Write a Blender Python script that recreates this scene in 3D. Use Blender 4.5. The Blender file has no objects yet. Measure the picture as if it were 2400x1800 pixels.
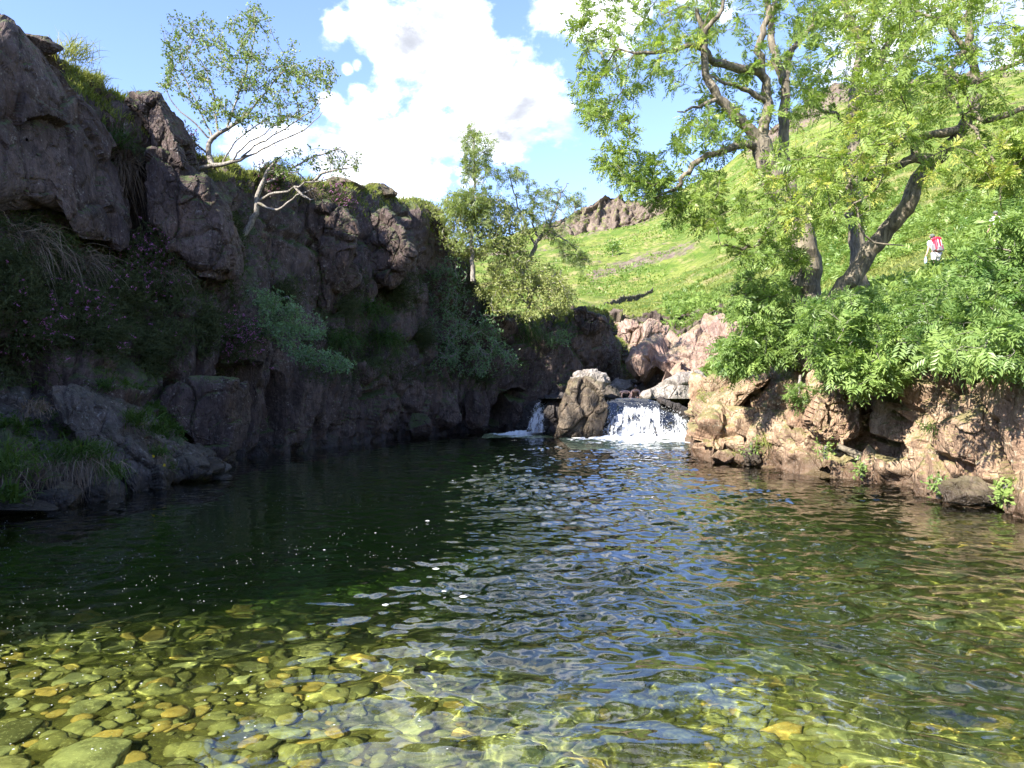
# A mountain stream pool below a dark crag, with a low waterfall, ash trees and a green fellside.
import bpy, bmesh, math, random
import numpy as np
from mathutils import Vector

sc = bpy.context.scene
col = sc.collection
RNG = np.random.default_rng(7)
random.seed(7)
F, CAMH, CX, CY = 1779.0, 1.6, 1200.0, 930.0      # surveyed from the photograph: focal length, eye height, horizon


def W(px, py, D):
    """A sight line of the survey and a distance give a point in metres."""
    return np.array([(px - CX) / F * D, D, CAMH - (py - CY) / F * D], float)


def WN(a):
    a = np.asarray(a, float)
    return np.stack([(a[..., 0] - CX) / F * a[..., 2], a[..., 2], CAMH - (a[..., 1] - CY) / F * a[..., 2]], -1)


def to_px(P):
    return CX + P[..., 0] / P[..., 1] * F, CY - (P[..., 2] - CAMH) / P[..., 1] * F


# ------------------------------------------------------------------ noise
_perm = np.random.default_rng(3).permutation(4096).astype(np.int64)
_val = np.random.default_rng(4).random(4096)


def _h(ix, iy, iz, seed=0):
    a = _perm[(ix + seed * 131) & 4095]
    a = _perm[(a + iy) & 4095]
    return _perm[(a + iz) & 4095]


def vnoise(P, seed=0):
    I = np.floor(P).astype(np.int64)
    f = P - I
    f = f * f * f * (f * (f * 6 - 15) + 10)
    r = 0
    for dx in (0, 1):
        wx = f[:, 0] if dx else 1 - f[:, 0]
        for dy in (0, 1):
            wy = f[:, 1] if dy else 1 - f[:, 1]
            for dz in (0, 1):
                wz = f[:, 2] if dz else 1 - f[:, 2]
                r = r + _val[_h(I[:, 0] + dx, I[:, 1] + dy, I[:, 2] + dz, seed)] * wx * wy * wz
    return r * 2 - 1


def fbm(P, octv=4, seed=0, gain=.5):
    r, a, t = 0, 1., 0
    for o in range(octv):
        r = r + a * vnoise(P * 2 ** o + o * 17.3, seed + o)
        t += a
        a *= gain
    return r / t


def worley(P, seed=0):
    I = np.floor(P).astype(np.int64)
    n = len(P)
    f1 = np.full(n, 9.); f2 = np.full(n, 9.)
    cid = np.zeros(n, np.int64); cc = np.zeros((n, 3))
    for dx in (-1, 0, 1):
        for dy in (-1, 0, 1):
            for dz in (-1, 0, 1):
                J = I + (dx, dy, dz)
                h = _h(J[:, 0], J[:, 1], J[:, 2], seed)
                c = J + np.stack([_val[h], _val[(h * 7 + 1) & 4095], _val[(h * 13 + 5) & 4095]], -1)
                d = np.sqrt(((P - c) ** 2).sum(1))
                near = d < f1
                f2 = np.where(near, f1, np.minimum(f2, d))
                f1 = np.where(near, d, f1)
                cid = np.where(near, h, cid)
                cc[near] = c[near]
    return f1, f2, cid, cc


def sstep(a, b, x):
    t = np.clip((x - a) / (b - a), 0, 1)
    return t * t * (3 - 2 * t)


def facet(P, scale, amp, seed, tilt=.25, yaw=.3, crack=.5, slope=1.2):
    """Blocky jointed rock: every cell is a plane of its own, cracks between them."""
    ct, st, cy, sy = math.cos(tilt), math.sin(tilt), math.cos(yaw), math.sin(yaw)
    R = np.array([[cy, -sy, 0], [sy, cy, 0], [0, 0, 1]]) @ np.array([[ct, 0, st], [0, 1, 0], [-st, 0, ct]])
    Q0 = P @ R / np.asarray(scale)
    Q = (P + .10 * np.min(scale) * np.stack([fbm(P * 1.6 / np.min(scale), 2, seed + 9 + k) for k in range(3)], -1)) @ R / np.asarray(scale)
    f1, f2, cid, cc = worley(Q, seed)
    h = _val[(cid * 3 + 11) & 4095] * 2 - 1
    g = np.stack([_val[(cid * 5 + 1) & 4095], _val[(cid * 11 + 2) & 4095], _val[(cid * 17 + 3) & 4095]], -1) * 2 - 1
    d = h * .7 + (g * (Q0 - cc)).sum(1) * slope
    return amp * (d - crack * (1 - sstep(0, .1, f2 - f1)))


# ------------------------------------------------------------------ meshes
def mesh_q(name, V, Q, mat=None, parent=None, smooth=True, origin=None, attrs=None, fattrs=None):
    V = np.asarray(V, np.float64)
    Q = np.asarray(Q, np.int32)
    if origin is None:
        origin = np.zeros(3)
    me = bpy.data.meshes.new(name)
    me.vertices.add(len(V))
    me.vertices.foreach_set('co', (V - origin).astype(np.float32).ravel())
    k = Q.shape[1]
    me.loops.add(Q.size)
    me.loops.foreach_set('vertex_index', Q.ravel())
    me.polygons.add(len(Q))
    me.polygons.foreach_set('loop_start', np.arange(0, Q.size, k, dtype=np.int32))
    me.polygons.foreach_set('use_smooth', np.full(len(Q), smooth, bool))
    for nm, v in (attrs or {}).items():
        me.attributes.new(nm, 'FLOAT', 'POINT').data.foreach_set('value', np.asarray(v, np.float32))
    for nm, v in (fattrs or {}).items():
        me.attributes.new(nm, 'FLOAT', 'FACE').data.foreach_set('value', np.asarray(v, np.float32))
    me.update(calc_edges=True)
    me.validate()
    o = bpy.data.objects.new(name, me)
    col.objects.link(o)
    if mat is not None:
        me.materials.append(mat)
    if parent is not None:
        o.parent = parent
        o.location = Vector(origin) - parent.location
    else:
        o.location = Vector(origin)
    return o


def tag(o, label=None, cat=None, group=None, kind=None):
    if label: o['label'] = label
    if cat: o['category'] = cat
    if group: o['group'] = group
    if kind: o['kind'] = kind
    return o


def empty(name, loc, label=None, cat=None, group=None):
    o = bpy.data.objects.new(name, None)
    col.objects.link(o)
    o.location = Vector(loc)
    o.empty_display_size = .2
    return tag(o, label, cat, group)


def gridq(nr, nc, wrap=False):
    i = np.arange(nr * nc).reshape(nr, nc)
    if wrap:
        i = np.concatenate([i, i[:, :1]], 1)
    return np.stack([i[:-1, :-1], i[:-1, 1:], i[1:, 1:], i[1:, :-1]], -1).reshape(-1, 4)


def catmull(A, n, axis=0, t=None):
    """Resample control points A along an axis to n samples."""
    A = np.moveaxis(np.asarray(A, float), axis, 0)
    m = len(A)
    t = np.linspace(0, m - 1, n) if t is None else t
    i = np.minimum(t.astype(int), m - 2)
    f = (t - i).reshape((-1,) + (1,) * (A.ndim - 1))
    p0, p1, p2, p3 = A[np.maximum(i - 1, 0)], A[i], A[i + 1], A[np.minimum(i + 2, m - 1)]
    R = .5 * (2 * p1 + (p2 - p0) * f + (2 * p0 - 5 * p1 + 4 * p2 - p3) * f ** 2 + (3 * p1 - p0 - 3 * p2 + p3) * f ** 3)
    return np.moveaxis(R, 0, axis)


def blur2(d, it=2):
    for _ in range(it):
        d = np.concatenate([d[:1], .25 * d[:-2] + .5 * d[1:-1] + .25 * d[2:], d[-1:]])
        d = np.concatenate([d[:, :1], .25 * d[:, :-2] + .5 * d[:, 1:-1] + .25 * d[:, 2:], d[:, -1:]], 1)
    return d


def grid_normals(G):
    du = np.gradient(G, axis=1)
    dv = np.gradient(G, axis=0)
    n = np.cross(du, dv)
    return n / (np.linalg.norm(n, axis=-1, keepdims=True) + 1e-9)


def unit(v):
    return v / (np.linalg.norm(v, axis=-1, keepdims=True) + 1e-9)


def in_poly(x, y, poly):
    poly = np.asarray(poly, float)
    r = np.zeros(np.shape(x), bool)
    j = len(poly) - 1
    for i in range(len(poly)):
        xi, yi = poly[i]; xj, yj = poly[j]
        c = ((yi > y) != (yj > y)) & (x < (xj - xi) * (y - yi) / (yj - yi + 1e-12) + xi)
        r ^= c
        j = i
    return r


def poly_points(poly, n, d0, d1, rng, dens=.0, nscale=.6, seed=0):
    """n points in the region of sight lines given by poly at distances d0..d1, thinned by a noise to leave gaps."""
    poly = np.asarray(poly, float)
    lo, hi = poly.min(0), poly.max(0)
    out = []
    tot = 0
    while tot < n:
        k = n * 4
        x = rng.uniform(lo[0], hi[0], k); y = rng.uniform(lo[1], hi[1], k); d = rng.uniform(d0, d1, k)
        m = in_poly(x, y, poly) & (np.hypot(x - 2334, y - 568) > 44) & (np.hypot(x - 2195, y - 598) > 62)
        P = WN(np.stack([x, y, d], -1)[m])
        if dens:
            q = fbm(P / nscale, 2, seed)
            P = P[q > -.25 + dens * rng.uniform(-.3, .5, len(q))]
        out.append(P); tot += len(P)
        if len(out) > 60: break
    return np.concatenate(out)[:n]


# ------------------------------------------------------------------ materials
def new_mat(name):
    m = bpy.data.materials.new(name)
    m.use_nodes = True
    nt = m.node_tree
    return m, nt, nt.nodes['Principled BSDF'], nt.nodes['Material Output']


class NB:
    """Small node builder."""
    def __init__(s, nt): s.nt = nt
    def n(s, t, **kw):
        x = s.nt.nodes.new(t)
        for k, v in kw.items():
            setattr(x, k, v)
        return x
    def set(s, sock, v):
        if isinstance(v, bpy.types.NodeSocket): s.nt.links.new(v, sock)
        else: sock.default_value = v
    def math(s, op, a, b=None, c=None, clamp=False):
        x = s.n('ShaderNodeMath', operation=op, use_clamp=clamp)
        s.set(x.inputs[0], a)
        if b is not None: s.set(x.inputs[1], b)
        if c is not None: s.set(x.inputs[2], c)
        return x.outputs[0]
    def mix(s, f, a, b, blend='MIX'):
        x = s.n('ShaderNodeMix', data_type='RGBA', blend_type=blend)
        s.set(x.inputs[0], f)
        s.set(x.inputs[6], a if isinstance(a, bpy.types.NodeSocket) else (*a, 1))
        s.set(x.inputs[7], b if isinstance(b, bpy.types.NodeSocket) else (*b, 1))
        return x.outputs[2]
    def ramp(s, v, a, b, lo=0., hi=1.):
        x = s.n('ShaderNodeMapRange', interpolation_type='SMOOTHSTEP')
        s.set(x.inputs[0], v)
        for k, q in ((1, a), (2, b), (3, lo), (4, hi)): s.set(x.inputs[k], q)
        return x.outputs[0]
    def noise(s, vec, scale, detail=5, rough=.6, dist=0.):
        x = s.n('ShaderNodeTexNoise')
        s.set(x.inputs['Vector'], vec)
        x.inputs['Scale'].default_value = scale
        x.inputs['Detail'].default_value = detail
        x.inputs['Roughness'].default_value = rough
        x.inputs['Distortion'].default_value = dist
        return x.outputs[0]
    def voro(s, vec, scale, feature='F1', out='Distance'):
        x = s.n('ShaderNodeTexVoronoi', feature=feature)
        s.set(x.inputs['Vector'], vec)
        x.inputs['Scale'].default_value = scale
        return x.outputs[out]
    def mapping(s, vec, scale=(1, 1, 1), rot=(0, 0, 0), loc=(0, 0, 0)):
        x = s.n('ShaderNodeMapping')
        s.set(x.inputs[0], vec)
        x.inputs[1].default_value = loc; x.inputs[2].default_value = rot; x.inputs[3].default_value = scale
        return x.outputs[0]
    def attr(s, name):
        return s.n('ShaderNodeAttribute', attribute_name=name).outputs['Fac']
    def bump(s, h, strength, dist, normal=None):
        x = s.n('ShaderNodeBump')
        s.set(x.inputs['Height'], h)
        x.inputs['Strength'].default_value = strength; x.inputs['Distance'].default_value = dist
        if normal is not None: s.set(x.inputs['Normal'], normal)
        return x.outputs[0]
    def pos(s): return s.n('ShaderNodeNewGeometry').outputs['Position']
    def sep(s, v):
        x = s.n('ShaderNodeSeparateXYZ'); s.set(x.inputs[0], v); return x.outputs


def rock_mat(name, c1, c2, lichen=(.36, .35, .31), lich=.5, moss=0., mosscol=(.05, .075, .015), warm=(.30, .17, .09), warmth=.3,
             stain=.5, wet=True, bump=1., grassy=0., fine=1.):
    m, nt, b, out = new_mat(name)
    N = NB(nt)
    p = N.pos()
    st = N.mapping(p, (1.6, 1.6, .45), (.12, .22, 0))
    base = N.mix(N.ramp(N.noise(p, .8, 5, .65), .35, .65), c1, c2)
    base = N.mix(N.math('MULTIPLY', N.ramp(N.noise(st, 1.3, 4, .6), .5, .72), warmth), base, warm)
    dk = N.math('MULTIPLY', N.ramp(N.noise(st, 2.6, 6, .7), .48, .66), stain)
    base = N.mix(dk, base, tuple(x * .28 for x in c1))
    mot = N.noise(N.mapping(p, (1, 1, .7)), 5.5 * fine, 7, .78)
    base = N.mix(N.math('MULTIPLY', N.ramp(mot, .50, .60), .6), base, tuple(x * .5 for x in c1))
    base = N.mix(N.math('MULTIPLY', N.ramp(mot, .46, .36), .45), base, tuple(min(1, x * 1.35) for x in c2))
    fine_n = N.noise(p, 26 * fine, 6, .75)
    base = N.mix(N.math('MULTIPLY', N.ramp(fine_n, .52, .64), .55), base, tuple(x * .45 for x in c1))
    sp = N.math('MULTIPLY', N.ramp(N.noise(p, 14 * fine, 5, .7), .56, .64), N.ramp(N.noise(p, 1.7, 4, .6), .42, .62))
    base = N.mix(N.math('MULTIPLY', sp, lich), base, lichen)
    sp2 = N.ramp(N.voro(p, 7 * fine), .16, .07)
    base = N.mix(N.math('MULTIPLY', N.math('MULTIPLY', sp2, N.ramp(N.noise(p, 2.9, 2, .5), .52, .6)), lich), base, tuple(min(1, x * 1.25) for x in lichen))
    if moss:
        nz = N.sep(N.n('ShaderNodeNewGeometry').outputs['Normal'])[2]
        mm = N.ramp(N.math('ADD', nz, N.math('MULTIPLY', N.math('SUBTRACT', N.noise(p, 2.2, 5, .7), .5), 1.5)), .42, .75)
        mc = N.mix(N.noise(p, 9, 4, .7), tuple(x * .6 for x in mosscol), tuple(min(1, x * 1.7) for x in mosscol))
        base = N.mix(N.math('MULTIPLY', mm, moss), base, mc)
    rough = .78
    if wet:
        z = N.math('ADD', N.sep(p)[2], N.math('MULTIPLY', N.noise(p, 1.5, 3, .6), -.8))
        w = N.ramp(z, .02, -.16)
        base = N.mix(N.math('MULTIPLY', w, .75), base, tuple(x * .3 for x in c1))
        N.set(b.inputs['Roughness'], N.ramp(w, 0, 1, .8, .25))
    else:
        b.inputs['Roughness'].default_value = rough
    b.inputs['Specular IOR Level'].default_value = .35
    N.set(b.inputs['Base Color'], base)
    h = N.math('ADD', N.math('MULTIPLY', N.noise(st, 3.2, 8, .68), 1.), N.math('MULTIPLY', N.noise(p, 19 * fine, 6, .72), .28))
    wp = N.n('ShaderNodeVectorMath', operation='ADD')
    N.set(wp.inputs[0], st)
    nz_ = N.n('ShaderNodeTexNoise'); N.set(nz_.inputs['Vector'], p); nz_.inputs['Scale'].default_value = 2.5
    sc_ = N.n('ShaderNodeVectorMath', operation='SCALE'); N.set(sc_.inputs[0], nz_.outputs['Color']); sc_.inputs['Scale'].default_value = .5
    N.set(wp.inputs[1], sc_.outputs[0])
    cr = N.ramp(N.voro(wp.outputs[0], 1.3, 'DISTANCE_TO_EDGE'), 0, .03)
    cr2 = N.ramp(N.voro(wp.outputs[0], 3.4, 'DISTANCE_TO_EDGE'), 0, .05)
    h = N.math('ADD', h, N.math('ADD', N.math('MULTIPLY', cr, .2), N.math('MULTIPLY', cr2, .05)))
    N.set(b.inputs['Normal'], N.bump(h, .85 * bump, .14))
    return m


def leaf_mat(name, dark, light, trans=.4, rough=.42, yellow=None, spec=.4):
    m, nt, b, out = new_mat(name)
    N = NB(nt)
    t = N.attr('tint')
    c = N.mix(t, dark, light)
    if yellow:
        c = N.mix(N.ramp(t, .9, 1.), c, yellow)
    N.set(b.inputs['Base Color'], c)
    b.inputs['Roughness'].default_value = rough
    b.inputs['Specular IOR Level'].default_value = spec
    if trans:
        tr = N.n('ShaderNodeBsdfTranslucent')
        N.set(tr.inputs[0], N.mix(1., c, (1., 1.05, .45), 'MULTIPLY'))
        mx = N.n('ShaderNodeMixShader')
        mx.inputs[0].default_value = trans
        nt.links.new(b.outputs[0], mx.inputs[1]); nt.links.new(tr.outputs[0], mx.inputs[2])
        nt.links.new(mx.outputs[0], out.inputs[0])
    return m


def bark_mat(name, c1, c2, scale=1., ridged=.6):
    m, nt, b, out = new_mat(name)
    N = NB(nt)
    p = N.pos()
    s = N.mapping(p, (9 * scale, 9 * scale, 2.2 * scale))
    n1 = N.noise(s, 1.6, 6, .7, .4)
    c = N.mix(N.ramp(n1, .35, .65), tuple(x * .45 for x in c1), c2)
    c = N.mix(N.ramp(N.noise(p, 3., 4, .6), .52, .66), c, c1)
    c = N.mix(N.math('MULTIPLY', N.ramp(N.noise(p, 5., 4, .6), .6, .7), .5), c, (.16, .14, .04))
    N.set(b.inputs['Base Color'], c)
    b.inputs['Roughness'].default_value = .85
    N.set(b.inputs['Normal'], N.bump(n1, ridged, .05))
    return m


def plain_mat(name, c, rough=.6, metal=0., vary=.25, scale=20.):
    m, nt, b, out = new_mat(name)
    N = NB(nt)
    tc = N.n('ShaderNodeTexCoord').outputs['Object']
    N.set(b.inputs['Base Color'], N.mix(N.noise(tc, scale, 4, .6), tuple(x * (1 - vary) for x in c), tuple(min(1, x * (1 + vary)) for x in c)))
    b.inputs['Roughness'].default_value = rough
    b.inputs['Metallic'].default_value = metal
    return m


M = {}
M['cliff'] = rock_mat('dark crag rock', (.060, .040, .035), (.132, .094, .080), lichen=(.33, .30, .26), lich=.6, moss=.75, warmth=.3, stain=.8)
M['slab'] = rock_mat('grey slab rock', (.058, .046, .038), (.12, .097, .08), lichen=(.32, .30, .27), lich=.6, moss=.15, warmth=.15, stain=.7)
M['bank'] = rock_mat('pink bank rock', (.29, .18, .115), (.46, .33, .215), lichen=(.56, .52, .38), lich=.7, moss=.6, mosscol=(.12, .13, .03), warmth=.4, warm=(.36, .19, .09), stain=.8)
M['pink'] = rock_mat('pink outcrop rock', (.29, .18, .14), (.38, .27, .21), lichen=(.5, .47, .4), lich=.4, moss=.3, mosscol=(.13, .16, .03), warmth=.2, stain=.45, wet=False)
M['pale'] = rock_mat('pale stream rock', (.22, .19, .165), (.36, .32, .275), lichen=(.46, .43, .37), lich=.4, moss=.0, warmth=.15, stain=.4)
M['brown'] = rock_mat('brown boulder rock', (.12, .088, .06), (.21, .165, .118), lichen=(.36, .33, .27), lich=.5, moss=.3, mosscol=(.13, .12, .04), warmth=.25, stain=.6)
M['wetrock'] = rock_mat('wet black rock', (.035, .03, .028), (.07, .06, .055), lich=.1, moss=.0, warmth=.1, stain=.5)
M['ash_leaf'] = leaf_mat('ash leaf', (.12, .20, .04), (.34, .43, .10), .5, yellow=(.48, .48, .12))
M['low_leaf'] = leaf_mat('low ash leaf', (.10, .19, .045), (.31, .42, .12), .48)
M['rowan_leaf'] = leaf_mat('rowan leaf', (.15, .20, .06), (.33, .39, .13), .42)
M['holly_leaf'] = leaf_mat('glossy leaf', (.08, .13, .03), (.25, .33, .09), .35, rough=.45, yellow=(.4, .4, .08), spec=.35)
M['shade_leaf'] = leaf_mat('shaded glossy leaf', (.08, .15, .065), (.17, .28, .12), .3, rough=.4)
M['willow_leaf'] = leaf_mat('willow leaf', (.20, .24, .07), (.40, .42, .15), .4)
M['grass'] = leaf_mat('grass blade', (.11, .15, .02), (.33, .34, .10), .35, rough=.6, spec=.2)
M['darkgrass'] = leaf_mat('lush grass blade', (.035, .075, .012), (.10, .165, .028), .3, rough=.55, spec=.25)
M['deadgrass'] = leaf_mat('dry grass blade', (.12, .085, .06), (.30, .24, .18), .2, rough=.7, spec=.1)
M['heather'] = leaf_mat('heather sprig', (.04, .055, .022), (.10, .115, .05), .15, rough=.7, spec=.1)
M['flower'] = leaf_mat('heather flower', (.34, .09, .30), (.62, .26, .56), .3, rough=.7, spec=.1)
M['fern'] = leaf_mat('fern frond', (.10, .18, .03), (.27, .36, .085), .4)
M['petal'] = leaf_mat('yellow petal', (.7, .55, .02), (.85, .7, .05), .3)
M['ash_bark'] = bark_mat('ash bark', (.12, .098, .068), (.235, .195, .135))
M['pale_bark'] = bark_mat('pale bark', (.22, .19, .155), (.36, .32, .27), 2.)
M['grey_bark'] = bark_mat('grey bark', (.16, .14, .12), (.3, .27, .23), 2.)


# ------------------------------------------------------------------ camera, sun, sky
cam = bpy.data.cameras.new('camera')
cam.sensor_fit = 'HORIZONTAL'
cam.angle = 2 * math.atan(1200 / F)
cam.shift_y = (930 - 900) / 2400
cam.clip_end = 5000
cam.clip_start = .05
camo = bpy.data.objects.new('camera', cam)
col.objects.link(camo)
camo.location = (0, 0, CAMH)
camo.rotation_euler = (math.radians(90), 0, 0)
sc.camera = camo

SUN_EL = math.radians(36)
SUN_DIR = np.array([-.72, -.694]) * math.cos(SUN_EL)      # from the left, a little behind the viewer
SUN = np.array([SUN_DIR[0], SUN_DIR[1], math.sin(SUN_EL)])
sl = bpy.data.lights.new('sun', 'SUN')
sl.energy = 3.9
sl.angle = math.radians(.53)
sl.color = (1., .955, .88)
sl.cycles.is_caustics_light = True
so = bpy.data.objects.new('sun', sl)
col.objects.link(so)
so.rotation_euler = Vector(-SUN).to_track_quat('-Z', 'Y').to_euler()
so.location = (-20, -10, 30)

CLOUDS = [(790, 55, 55), (870, 45, 90), (960, 90, 130), (1070, 50, 140), (1010, 190, 105), (1120, 190, 140), (1230, 250, 140), (1320, 270, 90),
          (1180, 320, 80), (1290, 25, 90), (1420, 0, 120), (850, 240, 50), (905, 228, 62), (775, 245, 45), (816, 160, 20), (836, 152, 18),
          (690, 330, 105), (770, 375, 105), (850, 372, 105), (950, 372, 120), (1060, 330, 100), (1010, 430, 90), (610, 345, 80), (1100, 420, 60),
          (2010, 85, 130), (2340, 20, 220), (1500, -260, 260), (2150, -80, 200), (1700, -110, 150), (700, -420, 260), (1150, -300, 320), (1700, -600, 400), (300, -800, 330), (1000, -900, 500), (1900, -1300, 600),  # those far above the view are unseen, added to brighten reflections on the water
          (2600, -300, 400), (-500, 350, 200), (-700, -200, 200), (3000, 200, 400)]


def build_world():
    w = bpy.data.worlds.new('World')
    sc.world = w
    w.use_nodes = True
    nt = w.node_tree
    N = NB(nt)
    bg = nt.nodes['Background']
    sky = N.n('ShaderNodeTexSky', sky_type='NISHITA')
    sky.sun_disc = False
    sky.sun_elevation = SUN_EL
    sky.sun_rotation = math.atan2(SUN[0], SUN[1])
    sky.altitude = 200
    sky.air_density = 1.; sky.dust_density = .25; sky.ozone_density = 2.2
    d = N.n('ShaderNodeTexCoord').outputs['Generated']
    nrm = N.n('ShaderNodeVectorMath', operation='NORMALIZE'); N.set(nrm.inputs[0], d); d = nrm.outputs[0]
    mx = None
    for px, py, r in CLOUDS:
        v = Vector(((px - CX) / F, 1, -(py - CY) / F)); L = v.length; v.normalize()
        x = N.n('ShaderNodeVectorMath', operation='DISTANCE')
        N.set(x.inputs[0], d); x.inputs[1].default_value = v
        q = N.math('MULTIPLY_ADD', x.outputs['Value'], -F * L / r * .76, 1.)
        mx = q if mx is None else N.math('SMOOTH_MAX', mx, q, .15)
    flat = N.mapping(d, (1, 1, 1.5))
    n1 = N.noise(flat, 8.5, 9, .58, .2)
    n2 = N.noise(flat, 22., 6, .6)
    dens = N.math('ADD', mx, N.math('MULTIPLY', N.math('SUBTRACT', n1, .5), 2.9))
    dens = N.math('ADD', dens, N.math('MULTIPLY', N.math('SUBTRACT', n2, .5), .6))
    a = N.ramp(dens, .28, .95)
    # a cloud is grey where it is thick and on its lower side
    lowd = N.mapping(d, (1, 1, 1.5), (0, 0, 0), (.006, 0, -.02))
    n3 = N.noise(lowd, 3.6, 6, .55, .2)
    g = N.math('MULTIPLY', N.ramp(n3, .18, .68), N.ramp(dens, .2, 1.5))
    n4 = N.math('SUBTRACT', N.noise(N.mapping(d, (1, 1, 1.5), (0, 0, 0), (.012, 0, -.012)), 9., 9, .62, .25), n1)
    g = N.math('ADD', g, N.math('MULTIPLY', N.ramp(n4, -.02, .14), .4), clamp=True)
    lum = N.math('MULTIPLY', N.math('POWER', .125, g), CLW)
    tint = N.mix(g, (1., 1., 1.), (.94, .98, 1.08))
    cc = N.n('ShaderNodeVectorMath', operation='SCALE')
    N.set(cc.inputs[0], tint); N.set(cc.inputs['Scale'], lum)
    cc = cc.outputs[0]
    bl = N.mix(1., sky.outputs[0], (1.0, .96, 1.2), 'MULTIPLY')
    c = N.mix(N.math('MULTIPLY', a, .96), bl, cc)
    N.set(bg.inputs[0], c)
    bg.inputs[1].default_value = SKY_K


SKY_K, CLW = .088, 14.
build_world()
sc.view_settings.view_transform = 'Standard'
sc.view_settings.look = 'None'
sc.view_settings.gamma = 1
sc.view_settings.use_curve_mapping = False
sc.view_settings.exposure = 2.1
sc.render.engine = 'CYCLES'
cy = sc.cycles
cy.use_denoising = True
cy.denoiser = 'OPENIMAGEDENOISE'
cy.max_bounces = 8; cy.diffuse_bounces = 3; cy.glossy_bounces = 4; cy.transmission_bounces = 5; cy.transparent_max_bounces = 12
cy.caustics_reflective = False; cy.caustics_refractive = True
cy.sample_clamp_indirect = 4.
cy.blur_glossy = .5
cy.use_adaptive_sampling = True
cy.adaptive_threshold = .015


# ------------------------------------------------------------------ rocks
def rock_disp(P, n, s, seed, amt=1.):
    d = facet(P, (.55 * s, .55 * s, .9 * s), .19 * s, seed, .25, .4, .4) + facet(P, (.2 * s, .2 * s, .3 * s), .045 * s, seed + 5, .3, .2)
    d = d + .03 * s * fbm(P * 3 / s, 4, seed + 2) + .05 * fbm(P * 3.2, 6, seed + 3, .62) + facet(P, (.16, .16, .26), .03, seed + 7, .3, .3, .5)
    return P + n * (d * amt)[:, None]


def rock_poly(name, outline, D, thick, mat, label=None, cat='rock', bulge=.35, tiltx=0., tilty=0., seed=1, amt=1., group=None, size=None, res=(190, 46, 18), power=8., **kw):
    """A rock whose face has the surveyed outline; the rest of it goes back by thick metres."""
    o = np.asarray(outline, float)
    o = np.concatenate([o, o[:1]])
    seg = np.r_[0, np.cumsum(np.linalg.norm(np.diff(o, axis=0), axis=1))]
    nt_, nr, nb = res
    t = np.linspace(0, seg[-1], nt_, endpoint=False)
    O = np.stack([np.interp(t, seg, o[:, k]) for k in (0, 1)], -1)
    for _ in range(1):
        O = .25 * np.roll(O, 1, 0) + .5 * O + .25 * np.roll(O, -1, 0)
    c = O.mean(0)
    rows = []
    for r in np.linspace(.02, 1, nr):
        p = c + (O - c) * r
        d = D + (p[:, 0] - c[0]) * tiltx + (p[:, 1] - c[1]) * tilty - bulge * (1 - r ** power)
        rows.append(WN(np.c_[p, d]))
    for r in np.linspace(0, 1, nb)[1:]:
        p = c + (O - c) * (1 - .25 * r ** 2)
        d = D + (p[:, 0] - c[0]) * tiltx + (p[:, 1] - c[1]) * tilty + thick * r
        w = WN(np.c_[O + 0 * p, np.full(len(p), 1.) * (D + (O[:, 0] - c[0]) * tiltx + (O[:, 1] - c[1]) * tilty)])
        w2 = w.copy()
        cen = w.mean(0)
        w2 = cen + (w - cen) * (1 - .3 * r ** 2)
        w2[:, 1] += thick * r
        rows.append(w2)
    G = np.stack(rows)
    Gw = np.concatenate([G[:, -1:], G, G[:, :1]], 1)
    n = grid_normals(Gw)[:, 1:-1]
    mid = G.reshape(-1, 3).mean(0)
    if ((G - mid) * n).sum() < 0: n = -n
    s = size or (np.ptp(G[..., 0]) + np.ptp(G[..., 2])) / 2.6
    P = rock_disp(G.reshape(-1, 3), n.reshape(-1, 3), s, seed, amt)
    Q = gridq(len(rows), nt_, True)
    base = P.mean(0); base[2] = P[:, 2].min()
    ob = mesh_q(name, P, Q, mat, smooth=False, origin=base, **kw)
    return tag(ob, label, cat, group)


def ico(sub):
    bm = bmesh.new()
    bmesh.ops.create_icosphere(bm, subdivisions=sub, radius=1)
    V = np.array([v.co[:] for v in bm.verts]); T = np.array([[v.index for v in f.verts] for f in bm.faces])
    bm.free()
    return V, T


ICO = {k: ico(k) for k in (2, 3, 4, 5)}


def stone_shape(rng, sub=4, planes=16, soft=10., rough=.03, seed=0):
    V, T = ICO[sub]
    N_ = unit(rng.normal(size=(planes, 3)))
    h = rng.uniform(.72, 1., planes)
    dt = V @ N_.T
    q = np.maximum(dt, .02) / h
    r = (q ** soft).sum(1) ** (-1 / soft)
    P = V * np.minimum(r, 1.25)[:, None]
    P = P * (1 + rough * 3 * fbm(P * 2.2 + seed * 3.1, 4, seed))[:, None]
    return P, T


def boulder(name, px, py, D, sx, sy, sd, mat, label, cat='boulder', seed=0, rot=None, sub=5, group=None, soft=40.):
    """centre by sight line; half sizes in metres across, up and in depth"""
    rng = np.random.default_rng(100 + seed)
    P, T = stone_shape(rng, sub, 15, soft, .02, seed)
    if rot is not None:
        c, s = math.cos(rot), math.sin(rot)
        P = P * (1., 1., 1.)
        P = np.c_[P[:, 0] * sx, P[:, 1] * sd, P[:, 2] * sy]
        P = np.c_[P[:, 0] * c + P[:, 2] * s, P[:, 1], -P[:, 0] * s + P[:, 2] * c]
    else:
        P = np.c_[P[:, 0] * sx, P[:, 1] * sd, P[:, 2] * sy]
    n = unit(P)
    P = P + n * (facet(P + seed * 5, (.5 * sx + .1, .5 * sx + .1, .5 * sx + .1), .06 * sx, seed) + .03 * sx * fbm(P * 4 / sx, 4, seed))[:, None]
    P = P + W(px, py, D)
    base = P.mean(0); base[2] = P[:, 2].min()
    return tag(mesh_q(name, P, T, mat, smooth=False, origin=base), label, cat, group)


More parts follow.
